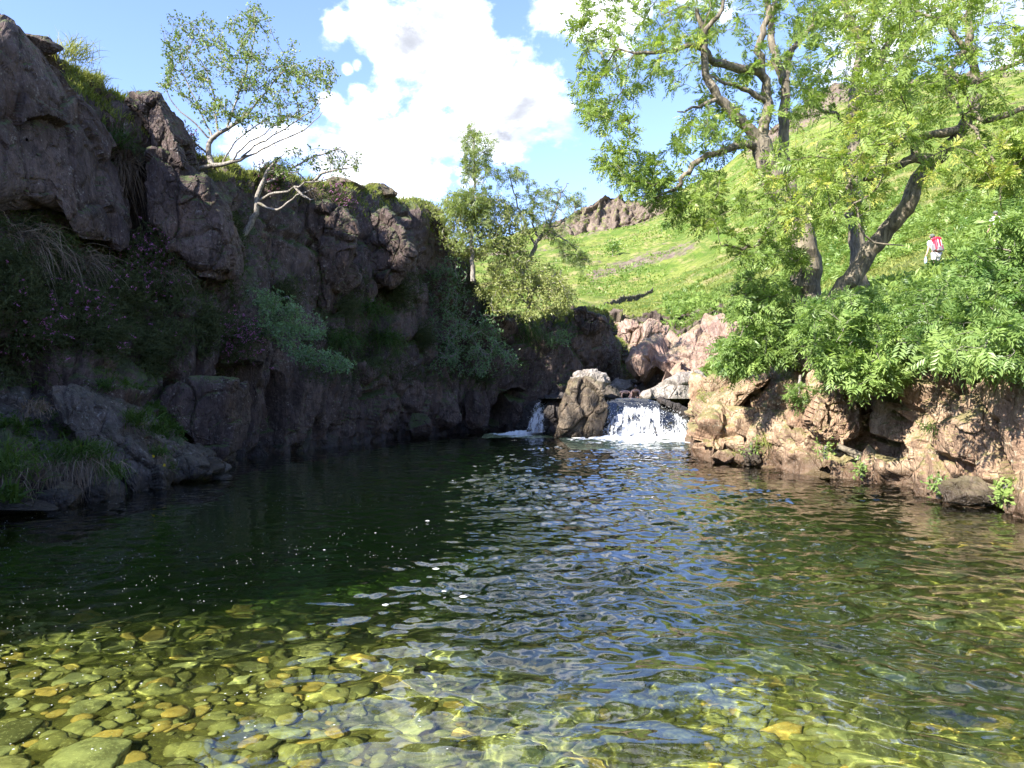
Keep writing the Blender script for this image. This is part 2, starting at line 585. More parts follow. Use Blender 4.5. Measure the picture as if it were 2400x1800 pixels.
# ---- the shaded crag on the left: columns of (sight x, sight y, distance) from the waterline to the lip
LC = [
    [(-700, 1309, 7.5), (-700, 1150, 8.0), (-690, 1000, 8.6), (-680, 800, 9.2), (-675, 450, 9.6), (-670, 150, 10.), (-660, -170, 10.4)],
    [(-200, 1226, 9.6), (-200, 1040, 10.3), (-190, 900, 11.2), (-180, 680, 12.), (-170, 400, 12.5), (-160, 160, 12.9), (-150, -40, 13.3)],
    [(0, 1200, 10.5), (0, 1000, 11.2), (0, 880, 12.2), (0, 680, 13.0), (0, 450, 13.7), (0, 200, 14.2), (0, 30, 14.6)],
    [(160, 1170, 11.9), (140, 1000, 12.6), (130, 870, 13.4), (130, 670, 14.2), (140, 500, 14.9), (150, 300, 15.3), (160, 152, 15.8)],
    [(300, 1145, 13.2), (280, 1010, 13.9), (260, 880, 14.6), (250, 690, 15.5), (250, 560, 16.1), (245, 390, 16.5), (245, 238, 16.9)],
    [(420, 1128, 14.4), (400, 1000, 15.6), (380, 880, 16.0), (350, 700, 16.7), (345, 570, 17.4), (340, 400, 17.7), (370, 270, 17.9)],
    [(520, 1090, 17.8), (525, 980, 18.0), (530, 860, 17.3), (525, 720, 17.3), (505, 560, 18.2), (475, 430, 18.8), (445, 338, 19.2)],
    [(610, 1072, 20.), (605, 980, 20.3), (600, 860, 20.2), (600, 730, 20.0), (590, 580, 20.4), (565, 460, 20.8), (540, 384, 21.2)],
    [(720, 1055, 22.8), (715, 980, 22.6), (710, 880, 22.4), (700, 760, 22.8), (690, 620, 22.8), (690, 500, 23.2), (690, 416, 23.8)],
    [(840, 1040, 25.9), (840, 960, 25.6), (840, 860, 25.6), (835, 750, 26.0), (830, 640, 25.9), (820, 525, 25.8), (815, 432, 26.5)],
    [(950, 1028, 29.), (950, 950, 28.5), (950, 860, 28.6), (945, 760, 29.0), (940, 650, 28.9), (930, 545, 28.9), (925, 462, 30.)],
    [(1050, 1018, 32.3), (1050, 950, 31.8), (1045, 870, 32.), (1040, 780, 32.5), (1040, 690, 33.), (1030, 600, 33.4), (1015, 512, 34.)],
    [(1115, 1014, 33.9), (1112, 960, 33.), (1110, 890, 33.), (1110, 820, 33.4), (1112, 750, 34.), (1116, 690, 35.), (1110, 625, 36.)],
    [(1170, 1010, 34.6), (1172, 950, 33.7), (1180, 890, 33.6), (1188, 830, 33.8), (1190, 785, 34.), (1190, 752, 34.5), (1190, 728, 35.5)],
    [(1260, 1000, 35.4), (1270, 935, 35.), (1280, 880, 35.), (1288, 830, 35.), (1290, 785, 35.2), (1290, 758, 35.5), (1290, 738, 36.5)],
    [(1350, 975, 37.), (1362, 915, 36.8), (1370, 865, 36.8), (1378, 820, 36.6), (1384, 785, 36.4), (1388, 758, 36.8), (1390, 736, 37.5)],
    [(1395, 960, 39.), (1402, 905, 39.3), (1410, 870, 39.), (1420, 835, 38.5), (1425, 800, 38.4), (1425, 772, 38.4), (1425, 748, 38.9)],
    [(1440, 950, 43.), (1450, 905, 43.), (1456, 885, 43.), (1460, 865, 43.), (1460, 845, 43.), (1456, 822, 43.), (1450, 798, 43.5)],
    [(1500, 945, 49.), (1505, 915, 49.), (1508, 900, 49.), (1510, 890, 49.), (1510, 880, 49.), (1508, 872, 49.), (1504, 866, 50.)],
]
LB = []
# the crag runs on unseen beside the viewer, its end shaped to place its shadow
LCW = [[(-7.2, 1.3, 0), (-7.4, 1.3, .3), (-7.6, 1.3, .5), (-7.8, 1.3, .7), (-8, 1.3, .9), (-8.2, 1.3, 1.1), (-8.6, 1.3, 1.3)],
       [(-7.4, 3.2, 0), (-7.6, 3.2, 1.2), (-7.8, 3.2, 2.4), (-8.0, 3.3, 3.7), (-8.2, 3.3, 5.2), (-8.4, 3.3, 6.5), (-8.8, 3.4, 7.6)],
       [(-7.6, 5.2, 0), (-7.8, 5.2, 1.3), (-8.1, 5.3, 2.6), (-8.5, 5.4, 4.), (-8.8, 5.5, 5.5), (-9.1, 5.6, 7.), (-9.5, 5.8, 8.3)]]
for c in LCW + LC:
    w = [np.array(q, float) for q in c] if c in LCW else [W(*q) for q in c]
    u = w[0].copy(); u[2] = -4.; u[0] += .6
    top = w[-1]
    low = top[2] < 7
    back = [top + (np.array([-1.2, 1.2, .25]) if not low else np.array([-.6, 1.5, .1])),
            top + (np.array([-5., 2.5, .9]) if not low else np.array([-2.5, 5., .2])),
            top + (np.array([-22., 9., .5]) if not low else np.array([-9., 14., 1.]))]
    LB.append([u] + w + back)
LB = np.array(LB)                       # columns x rows x 3
NCOL, NROW = 700, 300
G = catmull(LB, NCOL, 0, np.r_[np.linspace(0, 4, 60, endpoint=False), np.linspace(4, len(LB) - 1, NCOL - 60)])
# rows: dense on the face, sparse behind the lip
rt = np.concatenate([np.linspace(0, 1, 24, endpoint=False), np.linspace(1, 7.3, NROW - 64, endpoint=False), np.linspace(7.3, 10, 40)])
i0 = np.minimum(rt.astype(int), 9)
f0 = (rt - i0)[None, :, None]
def _r(k): return G[:, np.clip(k, 0, 10)]
p0, p1, p2, p3 = _r(i0 - 1), _r(i0), _r(i0 + 1), _r(i0 + 2)
G = .5 * (2 * p1 + (p2 - p0) * f0 + (2 * p0 - 5 * p1 + 4 * p2 - p3) * f0 ** 2 + (3 * p1 - p0 - 3 * p2 + p3) * f0 ** 3)
nn = grid_normals(G)
if (nn[300, 150] * np.array([1, -.3, 0])).sum() < 0: nn = -nn
# recesses: the cleft, the cave under the fin, the dark slot beside the hanging block
px, py = to_px(G)
def groove(pts, width, depth):
    global G
    pts = np.asarray(pts, float)
    best = np.full(px.shape, 1e9)
    for a, b in zip(pts[:-1], pts[1:]):
        ab = b - a
        t = np.clip(((px - a[0]) * ab[0] + (py - a[1]) * ab[1]) / (ab @ ab), 0, 1)
        best = np.minimum(best, np.hypot(px - a[0] - t * ab[0], py - a[1] - t * ab[1]))
    G = G - nn * (depth * (1 - sstep(width * .5, width, best)))[..., None]
groove([(212, 300), (240, 450), (275, 570), (292, 690)], 22, .7)
groove([(318, 420), (322, 500), (325, 570)], 34, 1.3)
groove([(565, 870), (570, 1060)], 34, 1.2)
groove([(395, 900), (410, 980), (455, 1070)], 26, .6)
groove([(640, 880), (650, 1040)], 12, .5)
groove([(905, 700), (880, 760), (870, 830)], 34, .9)
groove([(775, 730), (830, 640), (845, 560)], 16, .6)
groove([(850, 930), (910, 905)], 10, .4)
groove([(1130, 800), (1280, 770)], 26, .5)
groove([(1165, 985), (1190, 940), (1220, 930)], 22, .9)
P0 = G.reshape(-1, 3)
nf = nn.reshape(-1, 3)
w_ = np.ones(G.shape[:2]); w_[:, -45:] *= np.linspace(1, .25, 45)[None]
d = facet(P0, (2.3, 2.5, 5.5), .33, 1, .22, .3, .7) + facet(P0, (.75, .8, 2.0), .13, 2, .3, .2, .6) + facet(P0, (1.0, 1.1, 9.), .14, 6, .2, .35, .9)
d = blur2(d.reshape(G.shape[:2]), 1).ravel() + blur2(facet(P0, (.22, .22, .42), .05, 3, .25, .5, .5).reshape(G.shape[:2]), 1).ravel() + .05 * fbm(P0 * 3.2, 6, 5, .65)
CLIFF = (P0 + nf * (d * w_.ravel())[:, None]).reshape(G.shape)
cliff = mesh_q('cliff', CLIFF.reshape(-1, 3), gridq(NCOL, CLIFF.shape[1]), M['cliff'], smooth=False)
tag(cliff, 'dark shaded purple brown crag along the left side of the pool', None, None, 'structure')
CN = grid_normals(CLIFF)
if CN[..., 2].mean() < 0: CN = -CN

# ---- the sunny right bank
RC = [
    [(1630, 1028, 29.), (1633, 990, 29.2), (1638, 950, 29.4), (1645, 905, 30.)],
    [(1622, 1035, 27.), (1624, 1000, 27.2), (1630, 965, 27.4), (1640, 925, 28.)],
    [(1642, 1078, 19.2), (1642, 1030, 19.4), (1650, 990, 19.8), (1668, 958, 20.6)],
    [(1705, 1086, 18.3), (1705, 1030, 18.4), (1710, 980, 18.8), (1725, 925, 19.8)],
    [(1770, 1092, 17.6), (1770, 1030, 17.6), (1775, 960, 18.), (1790, 888, 18.8)],
    [(1840, 1105, 16.3), (1840, 1040, 16.4), (1845, 960, 16.6), (1850, 872, 17.5)],
    [(1920, 1118, 15.1), (1920, 1040, 15.5), (1930, 950, 15.7), (1930, 875, 16.4)],
    [(2020, 1130, 14.2), (2020, 1045, 15.1), (2030, 960, 15.3), (2020, 865, 15.8)],
    [(2110, 1142, 13.4), (2110, 1050, 13.4), (2120, 950, 13.5), (2130, 850, 14.1)],
    [(2200, 1168, 12.), (2190, 1060, 12.4), (2200, 950, 12.7), (2210, 838, 13.2)],
    [(2300, 1180, 11.4), (2300, 1080, 11.5), (2310, 960, 11.7), (2320, 835, 12.4)],
    [(2390, 1205, 10.35), (2395, 1100, 10.4), (2400, 960, 10.6), (2400, 838, 11.2)],
    [(2560, 1245, 9.04), (2560, 1120, 9.1), (2570, 980, 9.2), (2580, 850, 9.8)],
    [(3000, 1340, 6.9), (3000, 1200, 7.0), (3000, 1050, 7.1), (3000, 900, 7.6)],
    [(4000, 1642, 4.), (4000, 1450, 4.1), (4000, 1250, 4.2), (4000, 980, 4.5)],
]
RB = []
for c in RC:
    w = [W(*q) for q in c]
    u = w[0].copy(); u[2] = -4.; u[0] -= .4
    top = w[-1]
    RB.append([u] + w + [top + (.7, 1.0, .25), top + (3., 2., .3), top + (12., 3., .4)])
RB = np.array(RB)
NCR = 520
G = catmull(RB, NCR, 0)
rt = np.concatenate([np.linspace(0, 1, 14, endpoint=False), np.linspace(1, 4.6, 170, endpoint=False), np.linspace(4.6, 7, 26)])
i0 = np.minimum(rt.astype(int), 6)
f0 = (rt - i0)[None, :, None]
def _r(k): return G[:, np.clip(k, 0, 7)]
p0, p1, p2, p3 = _r(i0 - 1), _r(i0), _r(i0 + 1), _r(i0 + 2)
G = .5 * (2 * p1 + (p2 - p0) * f0 + (2 * p0 - 5 * p1 + 4 * p2 - p3) * f0 ** 2 + (3 * p1 - p0 - 3 * p2 + p3) * f0 ** 3)
nn = grid_normals(G)
if (nn[260, 80] * np.array([-1, -.3, 0])).sum() < 0: nn = -nn
px, py = to_px(G)
groove([(1990, 880), (2030, 1000)], 22, .8)
groove([(1980, 1010), (2110, 1060)], 26, .5)
groove([(1925, 1000), (1935, 950), (1985, 930)], 9, .4)
groove([(2340, 880), (2350, 1000), (2368, 1110)], 11, .6)
groove([(2110, 960), (2115, 1120)], 12, .5)
groove([(2230, 980), (2180, 1040)], 12, .5)
P0 = G.reshape(-1, 3)
nf = nn.reshape(-1, 3)
w_ = np.ones(G.shape[:2]); w_[:, -30:] *= np.linspace(1, .3, 30)[None]
d = facet(P0, (1.2, 1.2, 1.7), .30, 21, -.45, .5, .5) + facet(P0, (.45, .45, .7), .13, 22, -.4, .3, .5) 
d = blur2(d.reshape(G.shape[:2]), 2).ravel() + blur2(facet(P0, (.16, .16, .22), .035, 23, -.3, .5, .4).reshape(G.shape[:2]), 1).ravel() + .04 * fbm(P0 * 3.5, 6, 25, .65)
BANK = (P0 + nf * (d * w_.ravel())[:, None]).reshape(G.shape)
bank = mesh_q('rock_bank', BANK.reshape(-1, 3), gridq(NCR, BANK.shape[1]), M['bank'], smooth=False)
tag(bank, 'sunny pinkish rock bank along the right side of the pool', None, None, 'structure')

# ---- fellside
TPX = [900, 1100, 1300, 1420, 1500, 1600, 1700, 1800, 1950, 2100, 2250, 2400, 2800, 3400, 4200]
TD = [12, 14.8, 17, 20, 26, 33, 45, 52, 60, 90, 140, 220, 300, 338, 350, 420, 600]
TZ = np.array([
    [-6, -6, -6, -6, -6, -6, -6, -6, -6, -6, -6, -4, 1.8, 2.6, 3.5],
    [-6, -6, -6, -6, -6, -6, -6, -6, -6, -5, -1, 1.6, 3., 3.8, 4.6],
    [-6, -6, -6, -6, -6, -6, -5, -1, 1.6, 2.5, 3.2, 3.6, 4.4, 5.2, 6],
    [-6, -6, -6, -6, -6, -6, -3, 1.8, 3.6, 4.2, 4.5, 4.8, 5.6, 6.8, 8],
    [-6, -6, -6, -6, -6, -3, .8, 2.9, 4.6, 5.2, 5.7, 6.2, 7.5, 9.5, 11],
    [-6, -6, -6, -1, 0., .8, 2.8, 4.2, 5.6, 6.5, 7.1, 8, 10, 13, 15],
    [-3, -3, -1, .9, 1.2, 1.8, 4.4, 6, 8, 10, 11.6, 13, 17, 22, 25],
    [0, 0, 1, 4.4, 3.4, 3.9, 6.4, 8, 10.6, 13, 15, 17, 21, 27, 31],
    [3, 4, 6, 8, 7.8, 7.9, 9, 10.4, 13.5, 16, 18.5, 21, 26, 33, 38],
    [9, 10, 11.7, 12, 12.3, 13.6, 16, 18.6, 22.5, 25.5, 28.5, 31, 40, 52, 58],
    [17, 18, 19.7, 20, 21.3, 24.4, 28.4, 32, 39, 44, 48, 52, 65, 80, 88],
    [35, 37, 39.9, 41, 43.6, 47, 55, 62, 73, 81, 86, 91, 105, 120, 125],
    [55, 58, 61.5, 64, 67, 73, 86, 99.4, 116, 122, 126, 129, 145, 160, 165],
    [60, 66, 71, 74.7, 79, 88, 103, 119, 138, 140, 143, 145, 160, 178, 180],
    [64, 70, 82, 94, 91.5, 96, 109, 124, 145, 147, 148, 150, 170, 182, 185],
    [60, 66, 76, 80, 80, 84, 95, 110, 128, 130, 132, 135, 150, 165, 170],
    [20, 20, 20, 30, 30, 30, 40, 50, 60, 60, 60, 60, 60, 60, 60]], float)
nD, nX = 620, 460
Dv = np.exp(np.linspace(math.log(12.), math.log(600.), nD))
# extra rows where the crag stands
Dv = np.sort(np.concatenate([Dv, np.linspace(46, 64, 80), np.linspace(332, 356, 60)]))
Xv = np.linspace(900, 4200, nX)
Xv = np.interp(np.linspace(0, 1, nX), [0, .1, .72, .86, 1], [900, 1260, 2400, 2800, 4200])
def terr_table(pxv, Dq):
    """bilinear in (sight x, log distance), smoothed by the ease of the interpolation"""
    ld = np.log(TD)
    rows = np.stack([np.interp(pxv.ravel(), TPX, TZ[k]) for k in range(len(TD))])
    q = np.log(Dq.ravel())
    k = np.clip(np.searchsorted(ld, q) - 1, 0, len(TD) - 2)
    f = np.clip((q - ld[k]) / (ld[k + 1] - ld[k]), 0, 1)
    c = np.arange(rows.shape[1])
    return (rows[k, c] * (1 - f) + rows[k + 1, c] * f).reshape(np.shape(pxv))
XX, DD = np.meshgrid(Xv, Dv)
ZZ = terr_table(XX, DD)
# soften the table's kinks
for _ in range(3):
    ZZ[1:-1] = .25 * ZZ[:-2] + .5 * ZZ[1:-1] + .25 * ZZ[2:]
for _ in range(8):
    ZZ[:, 1:-1] = .25 * ZZ[:, :-2] + .5 * ZZ[:, 1:-1] + .25 * ZZ[:, 2:]
TX = (XX - CX) / F * DD
PT = np.stack([TX, DD, ZZ], -1).reshape(-1, 3)
Df = DD.ravel(); Xf = XX.ravel()
P2 = PT * (1, 1, 0)
rough = .004 * Df
PT[:, 2] += rough * 1.1 * fbm(P2 / (Df * .06)[:, None] * 1., 1, 31) * 0 + fbm(P2 * .35, 4, 32) * np.clip(.02 * Df, .1, .6) + fbm(P2 * .05, 6, 33, .6) * np.clip((Df - 50) * .03, 0, 3.6)
sy_ = CY - (PT[:, 2] - CAMH) / Df * F
# rock: the far crag, the outcrop band over the stream, scattered scree
crag = sstep(326, 340, Df) * (1 - sstep(356, 380, Df)) * sstep(1240, 1310, Xf) * (1 - sstep(1540, 1600, Xf) * .75)
crag = np.maximum(crag, sstep(255, 330, Df) * sstep(1690, 1800, Xf) * .85)
band = sstep(46, 50, Df) * (1 - sstep(59, 64, Df)) * sstep(1400, 1440, Xf) * (1 - sstep(1660, 1720, Xf))
scree = np.clip(fbm(P2 * (.028, .028, 0) + 4, 4, 35) * 2.2 - .35, 0, 1) * sstep(110, 170, Df)
gul = np.exp(-((sy_ - (640 - (Xf - 1400) * .28)) / 22) ** 2) * sstep(1330, 1400, Xf) * (1 - sstep(1600, 1700, Xf)) * sstep(100, 150, Df)
rock_a = np.clip(np.maximum.reduce([crag, band, scree * .75, gul * .62]), 0, 1)
cr = facet(PT, (5., 5., 20.), 2., 41, .12, .3, .5) + facet(PT, (1.8, 1.8, 9.), 1.1, 42, .1, .3, .5)
bd = facet(PT, (1.6, 1.6, 2.4), .75, 43, .3, .3, .5) + facet(PT, (.5, .5, .9), .25, 44, .3, .3, .4)
PT[:, 1] -= cr * crag + bd * band
PT[:, 2] += (cr * .35 * crag + bd * .6 * band)
path_a = np.exp(-((sy_ - (742 - (Xf - 1540) * .19)) / 5.) ** 2) * sstep(1545, 1590, Xf) * (1 - sstep(1700, 1760, Xf)) * (Df > 64)
TERR = PT.reshape(DD.shape + (3,))


def hill_mat():
    m, nt, b, out = new_mat('fell grass')
    N = NB(nt)
    p = N.pos()
    s = N.mapping(p, (1., .38, 1.6), (0, 0, .5))
    big = N.noise(s, .045, 7, .68, .6)
    mid = N.noise(s, .22, 6, .7, .4)
    fine = N.noise(p, 2.6, 6, .75)
    g = N.mix(N.ramp(big, .38, .6), (.095, .15, .02), (.19, .215, .05))
    g = N.mix(N.ramp(mid, .49, .60), g, (.25, .215, .095))
    g = N.mix(N.math('MULTIPLY', N.ramp(N.noise(s, .09, 7, .7, .8), .50, .60), .85), g, (.06, .125, .013))
    g = N.mix(N.math('MULTIPLY', N.ramp(N.noise(p, .45, 7, .78), .47, .58), .75), g, (.055, .10, .016))
    g = N.mix(N.ramp(fine, .4, .7, 0, .35), g, (.24, .25, .075))
    sp = N.ramp(N.noise(p, .55, 6, .8), .64, .70)
    g = N.mix(N.math('MULTIPLY', sp, .8), g, (.24, .18, .14))
    r = N.mix(N.ramp(N.noise(N.mapping(p, (1, 1, .25)), .5, 8, .72), .38, .62), (.105, .08, .066), (.215, .168, .13))
    r = N.mix(N.math('MULTIPLY', N.ramp(N.noise(p, .35, 6, .7), .54, .62), .8), r, (.14, .17, .035))
    ra = N.attr('rock')
    rm = N.ramp(N.math('ADD', ra, N.math('MULTIPLY', N.math('SUBTRACT', N.noise(p, .5, 7, .75), .5), 1.7)), .42, .58)
    g = N.mix(N.math('MULTIPLY', N.attr('path'), N.ramp(N.noise(p, .6, 4, .6), .35, .55)), g, (.5, .42, .33))
    N.set(b.inputs['Base Color'], N.mix(rm, g, r))
    b.inputs['Roughness'].default_value = .9
    b.inputs['Specular IOR Level'].default_value = .1
    h = N.math('ADD', N.math('MULTIPLY', N.noise(p, .8, 8, .72), 1.), N.math('MULTIPLY', N.noise(p, 5., 5, .7), .2))
    N.set(b.inputs['Normal'], N.bump(h, .9, .8))
    return m


hill = mesh_q('hill', TERR.reshape(-1, 3), gridq(*DD.shape), hill_mat(), smooth=True, attrs={'rock': rock_a, 'path': path_a})
tag(hill, 'sunlit green fellside with bracken, scree and a rocky crag on its skyline', None, None, 'structure')
TERR_D, TERR_X = Dv, Xv


def ground_z(x, y):
    """height of the fellside at (x, y)"""
    pxq = CX + x / y * F
    i = int(np.clip(np.searchsorted(TERR_D, y) - 1, 0, len(TERR_D) - 2)); j = int(np.clip(np.searchsorted(TERR_X, pxq) - 1, 0, len(TERR_X) - 2))
    return float(TERR[i, j, 2])


gx = np.array([-3000, -200, -20, 40, 200, 3000.]); gy = np.array([-3000, -200, -30, 60, 300, 3000.])
GX, GY = np.meshgrid(gx, gy)
tag(mesh_q('ground', np.stack([GX, GY, np.full(GX.shape, -7.)], -1).reshape(-1, 3), gridq(6, 6), plain_mat('far ground', (.12, .16, .05), .9)), 'low ground around the valley', None, None, 'structure')


# ------------------------------------------------------------------ separate rocks
R_ = rock_poly
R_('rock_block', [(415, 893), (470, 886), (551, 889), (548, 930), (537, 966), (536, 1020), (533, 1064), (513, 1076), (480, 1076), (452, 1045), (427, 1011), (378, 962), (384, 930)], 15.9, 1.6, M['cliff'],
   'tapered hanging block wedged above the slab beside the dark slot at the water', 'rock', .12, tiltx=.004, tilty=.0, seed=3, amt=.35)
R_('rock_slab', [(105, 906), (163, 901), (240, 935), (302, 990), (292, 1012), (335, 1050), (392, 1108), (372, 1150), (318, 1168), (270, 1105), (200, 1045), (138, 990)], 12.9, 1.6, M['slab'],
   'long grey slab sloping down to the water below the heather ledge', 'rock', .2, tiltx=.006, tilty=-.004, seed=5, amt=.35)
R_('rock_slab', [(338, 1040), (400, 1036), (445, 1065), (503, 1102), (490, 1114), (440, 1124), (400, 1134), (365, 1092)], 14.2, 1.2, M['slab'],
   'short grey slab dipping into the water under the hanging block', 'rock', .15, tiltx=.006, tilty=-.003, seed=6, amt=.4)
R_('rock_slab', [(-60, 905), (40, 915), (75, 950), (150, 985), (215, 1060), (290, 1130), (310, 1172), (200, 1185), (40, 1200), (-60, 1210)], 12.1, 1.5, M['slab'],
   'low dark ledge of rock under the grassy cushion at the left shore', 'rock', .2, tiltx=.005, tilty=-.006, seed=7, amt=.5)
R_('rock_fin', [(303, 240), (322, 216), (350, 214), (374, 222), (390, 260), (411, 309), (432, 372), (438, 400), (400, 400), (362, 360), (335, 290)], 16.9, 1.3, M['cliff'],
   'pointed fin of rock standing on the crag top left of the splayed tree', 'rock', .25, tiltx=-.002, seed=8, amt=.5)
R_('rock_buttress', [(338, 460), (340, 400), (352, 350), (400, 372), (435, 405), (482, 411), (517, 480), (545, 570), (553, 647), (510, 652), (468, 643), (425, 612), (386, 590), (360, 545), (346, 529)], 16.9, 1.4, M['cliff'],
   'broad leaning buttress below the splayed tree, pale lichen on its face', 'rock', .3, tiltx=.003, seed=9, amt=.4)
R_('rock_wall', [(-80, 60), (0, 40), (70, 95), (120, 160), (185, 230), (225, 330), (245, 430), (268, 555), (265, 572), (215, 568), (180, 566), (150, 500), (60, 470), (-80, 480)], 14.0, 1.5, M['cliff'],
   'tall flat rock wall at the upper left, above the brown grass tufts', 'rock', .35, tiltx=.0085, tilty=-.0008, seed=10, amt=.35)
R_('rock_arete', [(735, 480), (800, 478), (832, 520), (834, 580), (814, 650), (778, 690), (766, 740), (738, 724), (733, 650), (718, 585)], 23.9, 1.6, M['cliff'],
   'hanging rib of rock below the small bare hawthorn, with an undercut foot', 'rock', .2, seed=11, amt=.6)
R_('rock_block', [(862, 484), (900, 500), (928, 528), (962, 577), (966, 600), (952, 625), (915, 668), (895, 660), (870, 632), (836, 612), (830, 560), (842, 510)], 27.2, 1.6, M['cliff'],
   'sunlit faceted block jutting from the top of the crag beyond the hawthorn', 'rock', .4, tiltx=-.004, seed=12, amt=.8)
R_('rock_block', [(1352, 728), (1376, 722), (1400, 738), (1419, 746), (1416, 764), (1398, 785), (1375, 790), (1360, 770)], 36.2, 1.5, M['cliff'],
   'dark overhanging nose at the end of the low crag above the falls', 'rock', .3, seed=13, amt=.8)
R_('boulder', [(1302, 1030), (1309, 978), (1326, 921), (1338, 891), (1362, 885), (1385, 888), (1411, 899), (1420, 935), (1435, 948), (1428, 978), (1412, 1030), (1358, 1034)], 29.6, 1.9, M['brown'],
   'tall brown boulder standing between the two waterfalls', 'boulder', .35, seed=14, amt=.45)
R_('boulder', [(1338, 884), (1356, 869), (1398, 865), (1420, 875), (1430, 898), (1418, 912), (1380, 905), (1345, 900)], 31.6, 1.6, M['pale'],
   'flat pale capstone leaning behind the tall brown boulder', 'boulder', .3, seed=15, amt=.5)
R_('wet_ledge', [(1212, 1016), (1225, 975), (1250, 945), (1290, 930), (1322, 925), (1318, 975), (1305, 1020)], 32.8, 1.5, M['wetrock'],
   'black wet ledge around the narrow left waterfall', 'rock', .3, seed=16, amt=.8)
R_('boulder', [(1276, 1016), (1274, 975), (1286, 945), (1310, 934), (1318, 950), (1312, 1000), (1304, 1022)], 31.6, .9, M['wetrock'],
   'black wet rock squeezed between the narrow waterfall and the brown boulder', 'boulder', .3, seed=17, amt=.6)
R_('rock_slab', [(1508, 928), (1540, 904), (1590, 882), (1638, 874), (1656, 884), (1652, 916), (1625, 942), (1575, 946), (1535, 938)], 33.8, 1.6, M['pale'],
   'striped pale slab rising right of the main waterfall', 'rock', .3, tiltx=.004, tilty=-.012, seed=18, amt=.5)
R_('rock_slab', [(1548, 936), (1590, 944), (1622, 970), (1628, 1030), (1606, 1012), (1586, 965)], 30.6, 1.2, M['wetrock'],
   'black wet rock along the right edge of the main waterfall', 'rock', .2, seed=19, amt=.5)
R_('boulder', [(1494, 928), (1499, 892), (1515, 868), (1545, 850), (1572, 854), (1602, 864), (1582, 892), (1548, 908), (1520, 926)], 41., 2.4, M['pale'],
   'big grey creased boulder upstream behind the bathers', 'boulder', .6, seed=20, amt=.6)
R_('boulder', [(1560, 902), (1572, 872), (1600, 856), (1618, 868), (1600, 892)], 38.6, 1.4, M['bank'],
   'reddish boulder resting on the slab right of the grey boulder', 'boulder', .4, seed=21, amt=.6)
R_('rock_outcrop', [(1508, 848), (1540, 826), (1575, 818), (1605, 792), (1650, 766), (1700, 750), (1780, 736), (1800, 770), (1775, 820), (1720, 880), (1650, 905), (1590, 890), (1535, 858)], 37., 3., M['pink'],
   'smooth pink outcrop on the right above the striped slab', 'rock', .25, tiltx=-.004, tilty=-.024, seed=22, amt=.9)
R_('rock_outcrop', [(1428, 778), (1480, 752), (1535, 753), (1580, 776), (1600, 820), (1560, 838), (1500, 834), (1450, 815)], 51., 3., M['pink'],
   'reddish rock face below the grass, left of the smooth pink outcrop', 'rock', .5, seed=27, amt=.8)
R_('rock_block', [(1657, 888), (1690, 872), (1708, 878), (1718, 922), (1692, 934), (1664, 926)], 25.6, 1.2, M['bank'],
   'square pink block perched at the head of the right bank', 'rock', .3, seed=23, amt=.5)
R_('rock_slab', [(2248, 985), (2290, 958), (2345, 950), (2356, 1050), (2367, 1105), (2352, 1124), (2292, 1092), (2250, 1068), (2243, 1020)], 11.25, .9, M['bank'],
   'large smooth tan slab with a cracked corner on the near right bank', 'rock', .12, tiltx=-.002, seed=24, amt=.3)
R_('rock_block', [(1905, 985), (1925, 945), (1975, 920), (2010, 960), (2030, 1010), (1985, 1035), (1930, 1030)], 15.2, .8, M['bank'],
   'wedge of rock under the drooping leaves in the middle of the right bank', 'rock', .1, seed=25, amt=.8)
R_('rock_slab', [(1655, 970), (1700, 925), (1770, 885), (1815, 868), (1822, 885), (1760, 925), (1715, 975), (1680, 1010), (1655, 1005)], 19., 1.4, M['bank'],
   'sloping flat topped slab at the left end of the right bank', 'rock', .25, tiltx=-.008, seed=26, amt=.4)
B_ = boulder
